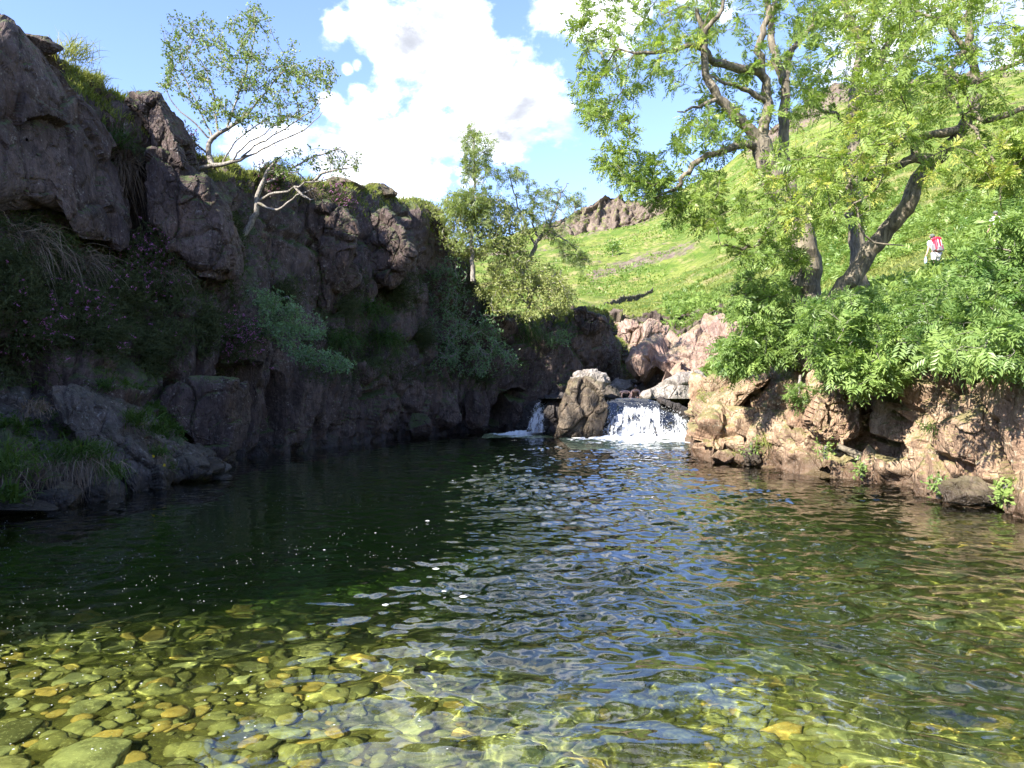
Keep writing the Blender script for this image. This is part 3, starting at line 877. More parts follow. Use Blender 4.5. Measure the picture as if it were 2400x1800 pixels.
for px, py, D, sx, sy, sd, mt, lab, sd_ in [
    (1427, 922, 34.5, .55, .36, .5, 'slab', 'blue grey boulder at the lip of the fall, against the brown boulder', 1),
    (1450, 908, 38.5, .59, .38, .5, 'pale', 'pale pointed stone upstream, left of the bathers', 2),
    (1434, 913, 38., .27, .27, .4, 'pale', 'small pale stone tucked under the capstone', 3),
    (1473, 898, 40., .34, .21, .3, 'pale', 'rounded pale stone at the foot of the dark bank', 4),
    (1489, 897, 40., .29, .23, .3, 'slab', 'rounded grey stone beside the grey creased boulder', 5),
    (1412, 884, 41., .8, 1.0, .8, 'slab', 'grey leaning rock under the end of the low crag', 6),
    (1300, 1012, 30.4, .22, .22, .25, 'wetrock', 'small black stone at the foot of the brown boulder', 7),
    (1700, 1072, 18.1, .28, .17, .25, 'bank', 'low pale stone at the waterline of the right bank, leftmost of three', 8),
    (1734, 1075, 17.7, .11, .15, .2, 'bank', 'small stone between two larger ones at the right waterline', 9),
    (1762, 1070, 17.5, .22, .21, .25, 'brown', 'square brown block at the waterline of the right bank', 10),
    (120, 1172, 11.1, .27, .17, .2, 'slab', 'flat topped shore stone below the brown grass cushion', 11),
    (152, 1166, 11.2, .2, .19, .22, 'brown', 'brown angular shore stone in the middle of the left shore', 12),
    (222, 1163, 11.6, .22, .14, .2, 'slab', 'dark square shore stone nearest the long slab', 13),
    (40, 1190, 10.4, .5, .1, .3, 'slab', 'low flat stone half under water at the far left', 14),
    (520, 1098, 16.2, .16, .13, .15, 'pale', 'small round pale stone by the slot below the hanging block', 15),
    (640, 425, 23.5, .5, .4, .5, 'cliff', 'mossy knob of rock on the crag behind the bare hawthorn', 16),
    (800, 440, 27.5, .9, .36, .7, 'brown', 'brown sunlit knoll on the crag top right of the hawthorn', 17),
    (880, 454, 29.5, .8, .3, .7, 'brown', 'low sunlit knoll at the far end of the crag top', 18),
    (240, 255, 17.2, .3, .16, .3, 'brown', 'small pale stone in the grass left of the pointed fin', 19),
    (98, 104, 15.4, .3, .18, .3, 'cliff', 'rounded stone on the skyline at the upper left', 20),
    (1640, 905, 27.4, .4, .5, .4, 'bank', 'upright pink stone between the striped slab and the right bank', 21),
    (1480, 926, 36.5, .2, .07, .2, 'wetrock', 'small black stone breaking the lip of the waterfall', 22),
    (2280, 1150, 11.2, .5, .22, .3, 'brown', 'wet brown rock at the waterline under the tan slab', 23),
    (2190, 1130, 12.1, .16, .4, .25, 'bank', 'narrow upright wet rock left of the tan slab', 24),
    (1640, 1050, 20.6, .22, .5, .4, 'bank', 'dark edged rock at the left corner of the right bank', 25),
    (1120, 960, 32.4, .55, .9, .6, 'cliff', 'upright brown block at the foot of the crag near the left fall', 26),
    (1040, 960, 31.3, .8, .8, .6, 'cliff', 'broad brown block low on the crag below the shaded bush', 27),
    (985, 1000, 28.9, .5, .5, .5, 'cliff', 'low dark block at the water under the shaded bush', 28),
]:
    B_('boulder', px, py, D, sx, sy, sd, M[mt], lab, 'boulder', sd_)

# ------------------------------------------------------------------ trees
class Tree:
    def __init__(s, seed):
        s.rng = np.random.default_rng(seed)
        s.P = np.zeros((0, 3)); s.par = np.zeros(0, int); s.rm = np.zeros(0); s.dir = np.zeros((0, 3))
        s.tips = []
    def _add(s, pts, par, r):
        """chain of pts hanging from node par"""
        k = len(s.P)
        n = len(pts)
        pr = np.r_[par, np.arange(k, k + n - 1)]
        prev = np.vstack([s.P[par:par + 1] if par >= 0 else 2 * pts[:1] - pts[1:2], pts[:-1]])
        s.P = np.vstack([s.P, pts]); s.par = np.r_[s.par, pr]; s.rm = np.r_[s.rm, r]
        s.dir = np.vstack([s.dir, unit(pts - prev)])
        return k + n - 1
    def limb(s, pts, r0, r1, step=.16, jit=.025):
        """pts: (sight x, sight y, distance) along the limb"""
        A = WN(np.asarray(pts, float))
        L = np.linalg.norm(np.diff(A, axis=0), axis=1).sum()
        n = max(4, int(L / step))
        C = catmull(A, n, 0)
        C[1:] += s.rng.normal(size=(n - 1, 3)) * jit * np.minimum(1, np.arange(1, n) / 3)[:, None]
        par = -1
        if len(s.P):
            par = int(np.argmin(((s.P - C[0]) ** 2).sum(1)))
            C = C[1:]
            n -= 1
        return s._add(C, par, np.linspace(r0, r1, n))
    def grow(s, A, step=.14, wob=.12, up=0., alpha=.5):
        d0 = np.array([np.sqrt(((s.P - a) ** 2).sum(1)).min() for a in A])
        buf = s.P.copy()
        for a in A[np.argsort(d0)]:
            v = a - s.P
            d = np.sqrt((v ** 2).sum(1)) + 1e-6
            ca = (v * s.dir).sum(1) / d
            cost = d * (1.25 - alpha * ca)
            k = int(np.argmin(cost))
            L = d[k]
            n = max(2, int(L / step))
            t = np.linspace(0, 1, n + 1)[1:, None]
            m = s.P[k] + s.dir[k] * L * .42 + s.rng.normal(size=3) * wob * L + np.array([0, 0, up * L])
            C = (1 - t) ** 2 * s.P[k] + 2 * t * (1 - t) * m + t ** 2 * a
            s.tips.append(s._add(C, k, np.zeros(n)))
    def radii(s, tip=.004, e=2.4):
        acc = np.zeros(len(s.P))
        for i in range(len(s.P) - 1, -1, -1):
            if acc[i] == 0: acc[i] = tip ** e
            if s.par[i] >= 0: acc[s.par[i]] += acc[i]
        s.r = np.maximum(acc ** (1 / e), s.rm)
    def wood(s, name, mat, parent=None, gnarl=.0, origin=None):
        n = len(s.P)
        ch = np.zeros(n, int) - 1
        best = np.zeros(n)
        for i in range(n):
            p = s.par[i]
            if p >= 0 and s.r[i] > best[p]: best[p] = s.r[i]; ch[p] = i
        d = s.dir.copy()
        has = ch >= 0
        d[has] = unit(s.dir[has] + s.dir[ch[has]])
        ref = unit(np.array([[.12, 1., .08]])) + 0 * d
        u = unit(np.cross(d, ref)); v = np.cross(d, u)
        VV, QQ = [], []
        off = 0
        grp = np.where(s.r > .05, 2, np.where(s.r > .012, 1, 0))
        for g, sides in ((0, 3), (1, 6), (2, 14)):
            idx = np.where((s.par >= 0) & (grp == g))[0]
            if not len(idx): continue
            ang = np.arange(sides) / sides * 2 * math.pi
            ca, sa = np.cos(ang), np.sin(ang)
            def ring(i, rr, uu, vv):
                return s.P[i][:, None] + rr[:, None, None] * (ca[None, :, None] * uu[:, None] + sa[None, :, None] * vv[:, None])
            p = s.par[idx]
            main = ch[p] == idx
            start_r = np.where(main, np.minimum(s.r[p], s.r[idx] * 1.6), s.r[idx] * 1.15)
            uu = np.where(main[:, None], u[p], u[idx]); vv = np.where(main[:, None], v[p], v[idx])
            # keep the frames of both ends aligned
            A = ring(p, start_r, uu, vv); B = ring(idx, s.r[idx], u[idx], v[idx])
            if g == 2 and gnarl:
                for X in (A, B):
                    f = X.reshape(-1, 3)
                    k = fbm(f * (5, 5, 1.5), 4, 77)
                    c = (s.P[p] if X is A else s.P[idx])
                    X += (X - c[:, None]) * (k.reshape(X.shape[:2]) * gnarl)[..., None]
            m = len(idx)
            VV.append(np.stack([A, B], 1).reshape(-1, 3))
            b0 = off + np.arange(m)[:, None] * 2 * sides
            k = np.arange(sides)[None]; k2 = (k + 1) % sides
            QQ.append(np.stack([b0 + k, b0 + k2, b0 + sides + k2, b0 + sides + k], -1).reshape(-1, 4))
            off += m * 2 * sides
        V = np.vstack(VV); Q = np.vstack(QQ)
        return mesh_q(name, V, Q, mat, parent, True, origin)


def simple_leaves(C, Dr, L, wd, rng, tint, fold=.12):
    """diamond leaves: base C, direction Dr"""
    n = len(C)
    N_ = unit(rng.normal(size=(n, 3)) * .75 + np.array([-.25, -.15, 1.]))
    S = unit(np.cross(Dr, N_))
    Nn = np.cross(S, Dr)
    L = np.broadcast_to(L, n)[:, None]; wv = np.broadcast_to(wd, n)[:, None]
    a = C; b = C + Dr * L * .45 + S * L * wv * .5 + Nn * L * fold; c = C + Dr * L - Nn * L * fold * .6; e = C + Dr * L * .45 - S * L * wv * .5 + Nn * L * fold
    V = np.stack([a, b, c, e], 1).reshape(-1, 3)
    return V, np.arange(n * 4).reshape(n, 4), tint


def pinnate(C, Dr, L, rng, tint, pairs=5, wd=.34, droop=.22, ll=.34):
    n = len(C)
    N_ = unit(rng.normal(size=(n, 3)) * .55 + np.array([-.2, -.15, 1.]))
    S = unit(np.cross(Dr, N_)); Nn = np.cross(S, Dr)
    L = np.broadcast_to(L, n)[:, None]
    cs, ds, ls, nn_, tt = [], [], [], [], []
    for k in range(pairs + 1):
        t = .22 + .78 * k / pairs
        p = C + Dr * L * t - np.array([0, 0, 1.]) * L * droop * t * t
        dd = unit(Dr - np.array([0, 0, 1.]) * 2 * droop * t)
        prof = (.75 + .5 * math.sin(math.pi * min(1, t)))
        for sg in ((1, -1) if k < pairs else (0,)):
            q = unit(dd * (.55 if sg else 1) + S * sg * .85 - np.array([0, 0, 1.]) * .15 + rng.normal(size=(n, 3)) * .12)
            cs.append(p); ds.append(q); ls.append(L[:, 0] * ll * prof * rng.uniform(.85, 1.15, n)); nn_.append(Nn); tt.append(tint + rng.uniform(-.1, .1, n))
    C = np.vstack(cs); D = np.vstack(ds); Ls = np.concatenate(ls)[:, None]; Nn = np.vstack(nn_); T = np.concatenate(tt)
    S = unit(np.cross(D, Nn)); Nn = np.cross(S, D)
    a = C; b = C + D * Ls * .45 + S * Ls * wd * .5 + Nn * Ls * .06; c = C + D * Ls - Nn * Ls * .08; e = C + D * Ls * .45 - S * Ls * wd * .5 + Nn * Ls * .06
    V = np.stack([a, b, c, e], 1).reshape(-1, 3)
    return V, np.arange(len(C) * 4).reshape(-1, 4), T


def join(parts):
    V, Q, T, o = [], [], [], 0
    for v, q, t in parts:
        V.append(v); Q.append(q + o); T.append(t); o += len(v)
    return np.vstack(V), np.vstack(Q), np.clip(np.concatenate(T), 0, 1)


def sprays(tr, per, back, spread, rng, keep=1.):
    """positions and directions for leaves near the ends of the twigs"""
    tips = np.array(tr.tips)
    if keep < 1: tips = tips[rng.random(len(tips)) < keep]
    idx = np.repeat(tips, per)
    for _ in range(back):
        go = (rng.random(len(idx)) < .55) & (tr.par[idx] >= 0)
        idx = np.where(go, tr.par[idx], idx)
    D = unit(tr.dir[idx] * .9 + rng.normal(size=(len(idx), 3)) * spread)
    return tr.P[idx], D


def leaf_tint(P, rng, seed, scale=.9):
    return np.clip(.5 + .55 * fbm(P * scale, 3, seed) + rng.normal(size=len(P)) * .17, 0, 1)


def crown(name, parts, mat, parent):
    V, Q, T = join(parts)
    return mesh_q(name, V, Q, mat, parent, False, None if parent is None else np.array(parent.location), fattrs={'tint': T})


def finish_tree(name, tr, label, cat, bark, leafmat, parts, tip=.004, gnarl=0., base=None, e=2.4):
    tr.radii(tip, e)
    b = tr.P[0] if base is None else base
    root = empty(name, b, label, cat)
    tr.wood('trunk', bark, root, gnarl, np.array(root.location))
    if parts: crown('crown', parts, leafmat, root)
    return root


rg = np.random.default_rng(11)
# -- the old ash with the forked trunk
t = Tree(1)
t.limb([(1894, 870, 17.), (1890, 740, 17.), (1886, 640, 17.), (1872, 529, 17.), (1838, 460, 17.), (1803, 405, 17.), (1782, 330, 17.)], .37, .22, jit=.02)
t.limb([(1782, 330, 17.), (1728, 277, 16.8), (1676, 220, 16.6), (1655, 163, 16.5), (1650, 90, 16.4), (1630, 20, 16.3)], .135, .045)
t.limb([(1782, 335, 17.), (1793, 290, 17.1), (1802, 228, 17.2), (1786, 170, 17.2), (1780, 100, 17.3), (1800, 20, 17.3), (1790, -60, 17.3)], .135, .05)
t.limb([(1786, 172, 17.2), (1740, 158, 17.), (1683, 146, 16.8), (1650, 118, 16.5), (1622, 106, 16.4), (1560, 116, 16.2), (1490, 122, 16.)], .10, .035)
t.limb([(1635, 110, 16.4), (1660, 62, 16.2), (1690, 25, 16.), (1700, -30, 16.)], .06, .03)
t.limb([(1775, 345, 17.), (1740, 340, 16.8), (1695, 354, 16.5), (1642, 374, 16.3), (1605, 410, 16.1), (1594, 440, 16.1), (1610, 488, 16.)], .10, .025)
t.limb([(1600, 430, 16.1), (1570, 450, 16.), (1530, 465, 15.9)], .04, .015)
t.limb([(1800, 240, 17.2), (1760, 215, 17.), (1700, 195, 16.7), (1660, 172, 16.5)], .07, .02)
t.limb([(1682, 232, 16.6), (1640, 245, 16.4), (1585, 262, 16.2)], .05, .015)
t.limb([(1860, 510, 17.1), (1850, 430, 17.6), (1838, 350, 17.8), (1836, 260, 17.9), (1842, 180, 18.), (1850, 130, 18.), (1900, 60, 18.)], .15, .055)
t.limb([(1840, 200, 18.), (1815, 120, 18.1), (1810, 30, 18.2), (1830, -60, 18.2)], .1, .05)
t.limb([(1800, 520, 16.8), (1790, 560, 16.3), (1740, 580, 15.9), (1690, 570, 15.6)], .06, .02)
A = np.concatenate([
    poly_points([(1340, -60), (1325, 60), (1345, 150), (1345, 230), (1400, 300), (1490, 230), (1560, 180), (1660, 150), (1700, -60)], 230, 15.6, 19., rg, 1., .8, 3),
    poly_points([(1345, 230), (1380, 320), (1400, 400), (1470, 470), (1560, 520), (1640, 540), (1700, 470), (1690, 380), (1600, 400), (1500, 330), (1470, 250)], 220, 15.2, 18., rg, 1., .7, 4),
    poly_points([(1640, 260), (1560, 300), (1600, 380), (1760, 330), (1740, 240)], 60, 15.2, 18., rg, 1., .6, 5),
    poly_points([(1560, -60), (1560, 200), (1760, 300), (1920, 260), (1960, -60)], 220, 16.6, 20., rg, 1., .9, 6),
    poly_points([(1640, 520), (1700, 470), (1800, 500), (1880, 560), (1880, 640), (1760, 620), (1690, 590)], 60, 15.2, 16.4, rg, 1., .5, 7)])
t.grow(A, .15, .13, .03)
C, D = sprays(t, 6, 2, .75, rg)
finish_tree('ash_tree', t, 'big old ash with a thick forked upright trunk on the right bank', 'tree', M['ash_bark'], M['ash_leaf'],
            [pinnate(C, D, rg.uniform(.17, .30, len(C)), rg, leaf_tint(C, rg, 51))], .0045, .35)

# -- the leaning ash
t = Tree(2)
t.limb([(1925, 865, 16.), (1945, 730, 15.9), (1990, 665, 15.8), (2041, 586, 15.7), (2110, 508, 15.5), (2159, 411, 15.4), (2216, 354, 15.2), (2255, 300, 15.1), (2283, 244, 15.), (2285, 163, 15.), (2270, 81, 15.), (2290, -60, 15.)], .22, .06, jit=.02)
t.limb([(2185, 372, 15.3), (2126, 378, 15.), (2057, 407, 14.8), (2000, 440, 14.6)], .10, .03)
t.limb([(2150, 320, 15.), (2110, 328, 14.8), (2065, 362, 14.6), (2020, 399, 14.5), (1988, 435, 14.4), (1947, 480, 14.3), (1972, 500, 14.2)], .075, .02)
t.limb([(2255, 300, 15.1), (2200, 315, 15.), (2150, 320, 15.)], .09, .075)
t.limb([(1990, 435, 14.4), (2005, 470, 14.3), (2020, 540, 14.2), (2060, 575, 14.2), (2110, 575, 14.2)], .03, .012)
t.limb([(2268, 110, 15.), (2224, 165, 14.6), (2232, 228, 14.4), (2273, 285, 14.2), (2314, 358, 14.), (2379, 425, 13.8)], .06, .02)
t.limb([(2284, 200, 15.), (2320, 175, 14.8), (2354, 159, 14.6), (2420, 130, 14.4)], .07, .03)
t.limb([(2275, 265, 15.), (2330, 280, 14.6), (2400, 252, 14.3), (2470, 240, 14.2)], .07, .03)
t.limb([(2283, 150, 15.), (2240, 90, 15.), (2190, 40, 15.), (2120, 10, 15.)], .06, .025)
t.limb([(2379, 425, 13.8), (2345, 440, 13.7), (2350, 500, 13.6), (2390, 520, 13.6)], .018, .008)
A = np.concatenate([
    poly_points([(1980, -60), (1960, 120), (2060, 330), (2250, 260), (2480, 330), (2560, 60), (2540, -60)], 400, 12.6, 16.5, rg, 1., .8, 8),
    poly_points([(1690, 470), (1760, 400), (1800, 350), (1900, 320), (1960, 290), (2130, 270), (2190, 340), (2080, 430), (2020, 520), (2000, 560), (1900, 540), (1800, 520)], 190, 11.8, 15.2, rg, 1., .6, 9),
    poly_points([(2150, 400), (2230, 330), (2300, 300), (2480, 280), (2480, 480), (2400, 500), (2300, 430), (2210, 470)], 150, 13., 15., rg, 1., .6, 10)])
t.grow(A, .15, .13, .02)
C, D = sprays(t, 6, 2, .75, rg)
finish_tree('ash_tree', t, 'ash whose bare trunk leans up to the right in front of the hikers', 'tree', M['ash_bark'], M['ash_leaf'],
            [pinnate(C, D, rg.uniform(.17, .30, len(C)), rg, leaf_tint(C, rg, 52) + .12)], .0045, .3)

# -- the ash further back with two stems
t = Tree(3)
t.limb([(2016, 745, 21.), (2010, 600, 21.), (2005, 480, 21.), (1998, 360, 21.), (2004, 228, 21.), (2010, 175, 21.), (2017, 102, 21.), (1990, 40, 21.), (1972, -40, 21.)], .24, .09)
t.limb([(2002, 270, 21.), (2035, 225, 21.), (2053, 195, 21.), (2070, 122, 21.), (2110, 61, 21.), (2150, -40, 21.)], .14, .06)
t.limb([(2000, 300, 21.), (1960, 270, 21.), (1900, 250, 21.)], .08, .03)
A = np.concatenate([poly_points([(1860, 330), (1830, 150), (1900, -60), (2250, -60), (2250, 200), (2120, 330), (1990, 340)], 330, 19.5, 23., rg, 1., .9, 11)])
t.grow(A, .2, .13, .03)
C, D = sprays(t, 5, 2, .75, rg)
finish_tree('ash_tree', t, 'ash standing behind the leaning one, with two pale stems', 'tree', M['ash_bark'], M['ash_leaf'],
            [pinnate(C, D, rg.uniform(.24, .36, len(C)), rg, leaf_tint(C, rg, 53))], .006, .3)

# -- young ashes and low growth on the top of the right bank
def low_ash(base, stems, polys, label, seed, size=(.2, .34), per=5, leafmat='low_leaf', cat='sapling', name='ash_sapling', tadd=0.):
    t = Tree(seed)
    b = W(*base)
    t._add(np.stack([b - (0, 0, .1), b, b + (0, -.02, .1)]), -1, np.array([.035, .03, .03]))
    for st in stems:
        t.limb([base] + st, .028, .012, jit=.03)
    A = np.concatenate([poly_points(p, n, d0, d1, t.rng, 1., .45, seed + k) for k, (p, n, d0, d1) in enumerate(polys)])
    t.grow(A, .13, .14, .03)
    C, D = sprays(t, per, 2, .75, t.rng)
    return finish_tree(name, t, label, cat, M['pale_bark'], M[leafmat], [pinnate(C, D, t.rng.uniform(*size, len(C)), t.rng, leaf_tint(C, t.rng, 60 + seed) + tadd)], .004)


low_ash((1850, 862, 17.2), [[(1800, 730, 17.), (1750, 690, 16.8)], [(1790, 800, 16.8), (1720, 790, 16.6)], [(1860, 700, 16.8)]],
        [([(1690, 690), (1740, 650), (1830, 640), (1870, 700), (1860, 790), (1780, 800), (1720, 780)], 130, 16., 17.4),
         ([(1670, 850), (1700, 790), (1780, 770), (1870, 790), (1860, 850), (1790, 850), (1730, 880)], 130, 16., 17.6)],
        'bright young ash in front of the forked trunk at its left', 21, tadd=.15)
low_ash((1990, 862, 15.9), [[(1930, 760, 15.2), (1880, 760, 14.4)], [(2000, 740, 15.2), (2050, 730, 14.4)], [(1985, 800, 14.6), (2010, 830, 13.4)], [(1960, 850, 14.6), (1945, 890, 14.)]],
        [([(1860, 780), (1880, 720), (1960, 690), (2060, 690), (2120, 760), (2110, 850), (2000, 860), (1900, 840)], 240, 12.6, 15.8),
         ([(1900, 850), (2000, 840), (2120, 840), (2130, 880), (2040, 900), (2000, 905), (1960, 880)], 130, 12.4, 14.2)],
        'dense young ash spilling over the middle of the right bank', 22, size=(.22, .36), tadd=.1)
low_ash((2230, 818, 14.2), [[(2200, 740, 14.), (2150, 690, 14.)], [(2260, 730, 13.8), (2300, 660, 13.6)], [(2330, 780, 13.2), (2400, 760, 12.8)]],
        [([(2080, 800), (2100, 720), (2160, 660), (2260, 640), (2330, 650), (2460, 620), (2460, 800), (2330, 830), (2200, 840)], 330, 11., 14.2)],
        'leafy young ash hiding the foot of the slope at the right', 23, tadd=-.05)
low_ash((2400, 806, 13.2), [[(2380, 640, 13.), (2340, 560, 12.8)], [(2420, 600, 12.8), (2440, 500, 12.6)]],
        [([(2260, 620), (2300, 540), (2350, 500), (2470, 480), (2480, 650), (2350, 660)], 190, 12., 13.8)],
        'taller dark leaved young ash at the right edge', 24, tadd=-.2)
low_ash((2440, 838, 11.3), [[(2390, 800, 10.7), (2310, 790, 10.2)], [(2420, 780, 10.8), (2400, 740, 10.6)]],
        [([(2170, 835), (2220, 785), (2330, 765), (2470, 760), (2470, 850), (2340, 868), (2240, 858)], 120, 9.6, 11.2)],
        'young ash with large leaves overhanging the near right bank, above the tan slab', 27, size=(.2, .32))
low_ash((2150, 720, 19.), [[(2120, 680, 18.8)], [(2200, 690, 18.6)]],
        [([(2040, 720), (2060, 670), (2160, 668), (2290, 660), (2290, 720), (2160, 740)], 130, 17.6, 19.4)],
        'low ash seedling thicket below the hiker with the red pack', 25, size=(.2, .3))
t = None
low_ash((1875, 890, 16.), [[(1870, 930, 15.7)]], [([(1830, 930), (1850, 900), (1930, 900), (1950, 940), (1880, 960)], 30, 15.6, 16.2)],
        'little ash sprig hanging on the rock below the young ash', 26, size=(.14, .22))

# -- splayed tree on the crag top
t = Tree(4)
hub = (505, 345, 19.6)
t.limb([(470, 395, 19.4), (500, 388, 19.3), (545, 380, 19.2), (575, 368, 19.2)], .065, .04, jit=.01)
t.limb([(500, 392, 19.4), (488, 355, 19.5), (496, 325, 19.5), (535, 300, 19.4), (575, 275, 19.3), (590, 250, 19.3)], .075, .025, jit=.01)
for k, pts in enumerate([
    [(496, 330, 19.5), (455, 290, 19.3), (410, 245, 19.2), (385, 205, 19.1)], [(498, 320, 19.5), (470, 260, 19.5), (430, 180, 19.5)],
    [(510, 310, 19.5), (500, 240, 19.6), (480, 150, 19.7)], [(530, 300, 19.4), (560, 220, 19.5), (590, 120, 19.6), (600, 40, 19.7)],
    [(545, 295, 19.4), (600, 240, 19.2), (660, 170, 19.)], [(560, 372, 19.2), (620, 330, 18.9), (700, 280, 18.7), (770, 220, 18.5)],
    [(545, 378, 19.2), (570, 345, 19.), (640, 300, 18.8), (720, 245, 18.7)], [(520, 386, 19.3), (545, 340, 19.1), (580, 310, 19.), (650, 270, 18.9)],
    [(488, 360, 19.5), (450, 330, 19.2), (415, 280, 19.)], [(575, 368, 19.2), (640, 340, 18.9), (720, 300, 18.6), (760, 260, 18.5)]]):
    t.limb(pts, .026, .009, jit=.02)
A = np.concatenate([
    poly_points([(366, 200), (385, 150), (375, 60), (400, 20), (440, 60), (470, 20), (520, 60), (560, 20), (600, 0), (635, 30), (640, 120), (700, 90), (690, 150), (760, 130), (795, 175), (770, 240), (640, 230), (520, 200), (420, 230)], 800, 17.8, 21., rg, 1., .5, 12),
    poly_points([(420, 230), (640, 230), (770, 240), (720, 290), (600, 300), (480, 280)], 240, 18., 20.6, rg, 1., .5, 13)])
t.grow(A, .12, .1, .06, .7)
C, D = sprays(t, 8, 5, .9, rg)
C = C + rg.normal(size=C.shape) * .05
finish_tree('crag_tree', t, 'tree with many splayed bare stems and small leaves on the crag top', 'tree', M['pale_bark'], M['holly_leaf'],
            [simple_leaves(C, D, rg.uniform(.055, .10, len(C)), .6, rg, leaf_tint(C, rg, 54, .7))], .0042, .2, None, 2.7)

# -- bare hawthorn leaning from the crag
t = Tree(5)
t.limb([(566, 560, 20.1), (590, 520, 20.1), (602, 485, 20.0), (606, 450, 20.0), (625, 405, 19.9)], .085, .05, jit=.015)
for pts in [[(606, 470, 20.0), (640, 455, 19.7), (690, 440, 19.4), (735, 425, 19.2), (790, 415, 19.0)], [(606, 478, 20.0), (650, 490, 19.6), (690, 462, 19.4), (740, 440, 19.2)],
            [(612, 430, 20.0), (650, 415, 19.9), (690, 390, 19.7), (740, 365, 19.5), (800, 350, 19.4)], [(625, 405, 19.9), (640, 385, 19.9), (670, 355, 19.8)],
            [(735, 425, 19.2), (770, 400, 19.1), (830, 395, 18.9)], [(690, 440, 19.4), (720, 465, 19.3), (735, 470, 19.3)]]:
    t.limb(pts, .04, .012, jit=.025)
A = np.concatenate([poly_points([(620, 400), (640, 360), (720, 340), (760, 350), (840, 340), (845, 410), (800, 425), (720, 400), (660, 420)], 170, 18.4, 20.6, rg, 1., .4, 14)])
t.grow(A, .1, .2, .0)
C, D = sprays(t, 7, 3, 1., rg, .6)
C = C + rg.normal(size=C.shape) * .04
finish_tree('hawthorn', t, 'small bare limbed hawthorn leaning out from the crag', 'tree', M['pale_bark'], M['holly_leaf'],
            [simple_leaves(C, D, rg.uniform(.06, .1, len(C)), .6, rg, leaf_tint(C, rg, 55) - .25)], .0055, .2)

# -- rowans at the end of the crag
t = Tree(6)
t.limb([(1108, 660, 31.5), (1106, 580, 31.5), (1107, 500, 31.5), (1112, 420, 31.5), (1110, 340, 31.5), (1106, 300, 31.5)], .10, .02)
A = np.concatenate([poly_points([(1085, 300), (1115, 290), (1160, 330), (1170, 420), (1150, 500), (1060, 520), (1040, 470), (1085, 400)], 150, 30.4, 32.6, rg, 1., .8, 15),
                    poly_points([(1040, 470), (1160, 450), (1180, 560), (1060, 600), (1040, 540)], 90, 30.4, 32.6, rg, 1., .8, 16)])
t.grow(A, .2, .1, .05, .6)
C, D = sprays(t, 7, 2, .8, rg)
finish_tree('rowan', t, 'slim upright rowan with a pale straight stem at the crag end', 'tree', M['pale_bark'], M['rowan_leaf'],
            [pinnate(C, D, rg.uniform(.22, .36, len(C)), rg, leaf_tint(C, rg, 56, .5), 4)], .008, 0)
t = Tree(7)
t.limb([(1225, 640, 33.), (1250, 590, 33.), (1262, 560, 33.), (1290, 535, 33.)], .11, .07)
for pts in [[(1255, 575, 33.), (1230, 520, 33.), (1205, 450, 33.), (1190, 390, 33.)], [(1285, 540, 33.), (1310, 470, 33.), (1330, 430, 33.)], [(1290, 535, 33.), (1340, 510, 33.), (1360, 470, 32.8)],
            [(1275, 545, 33.), (1320, 560, 32.8), (1370, 610, 32.6)], [(1262, 560, 33.), (1250, 500, 33.2), (1260, 440, 33.2)]]:
    t.limb(pts, .05, .015, jit=.05)
A = np.concatenate([poly_points([(1160, 440), (1195, 370), (1230, 400), (1260, 440), (1300, 420), (1320, 460), (1370, 440), (1365, 500), (1330, 560), (1250, 560), (1180, 540)], 210, 31.6, 34.2, rg, 1., .8, 17),
                    poly_points([(1290, 560), (1350, 560), (1385, 610), (1360, 640), (1310, 600)], 50, 32., 33.4, rg, 1., .8, 18)])
t.grow(A, .2, .16, .02, .6)
C, D = sprays(t, 5, 2, .8, rg)
finish_tree('rowan', t, 'dark branched spreading rowan to the right of the slim one', 'tree', M['grey_bark'], M['rowan_leaf'],
            [pinnate(C, D, rg.uniform(.22, .34, len(C)), rg, leaf_tint(C, rg, 57, .5) - .1, 4)], .009, .1)


def bush(base, stems, polys, label, seed, leafmat, bark, per, size, wd, tip=.004, keep=1., cat='bush', name='bush', tadd=0., r0=.04, jl=.05):
    t = Tree(seed)
    b = W(*base)
    t._add(np.stack([b - (0, 0, .15), b, b + (0, -.03, .12)]), -1, np.array([r0, r0, r0]))
    for st in stems: t.limb([base] + st, r0 * .75, r0 * .3, jit=.05)
    A = np.concatenate([poly_points(p, n, d0, d1, t.rng, 1., .6, seed + k) for k, (p, n, d0, d1) in enumerate(polys)])
    t.grow(A, .16, .2, .02, .5)
    C, D = sprays(t, per, 3, 1., t.rng, keep)
    C = C + t.rng.normal(size=C.shape) * jl
    return finish_tree(name, t, label, cat, M[bark], M[leafmat], [simple_leaves(C, D, t.rng.uniform(*size, len(C)), wd, t.rng, leaf_tint(C, t.rng, 70 + seed) + tadd)], tip)


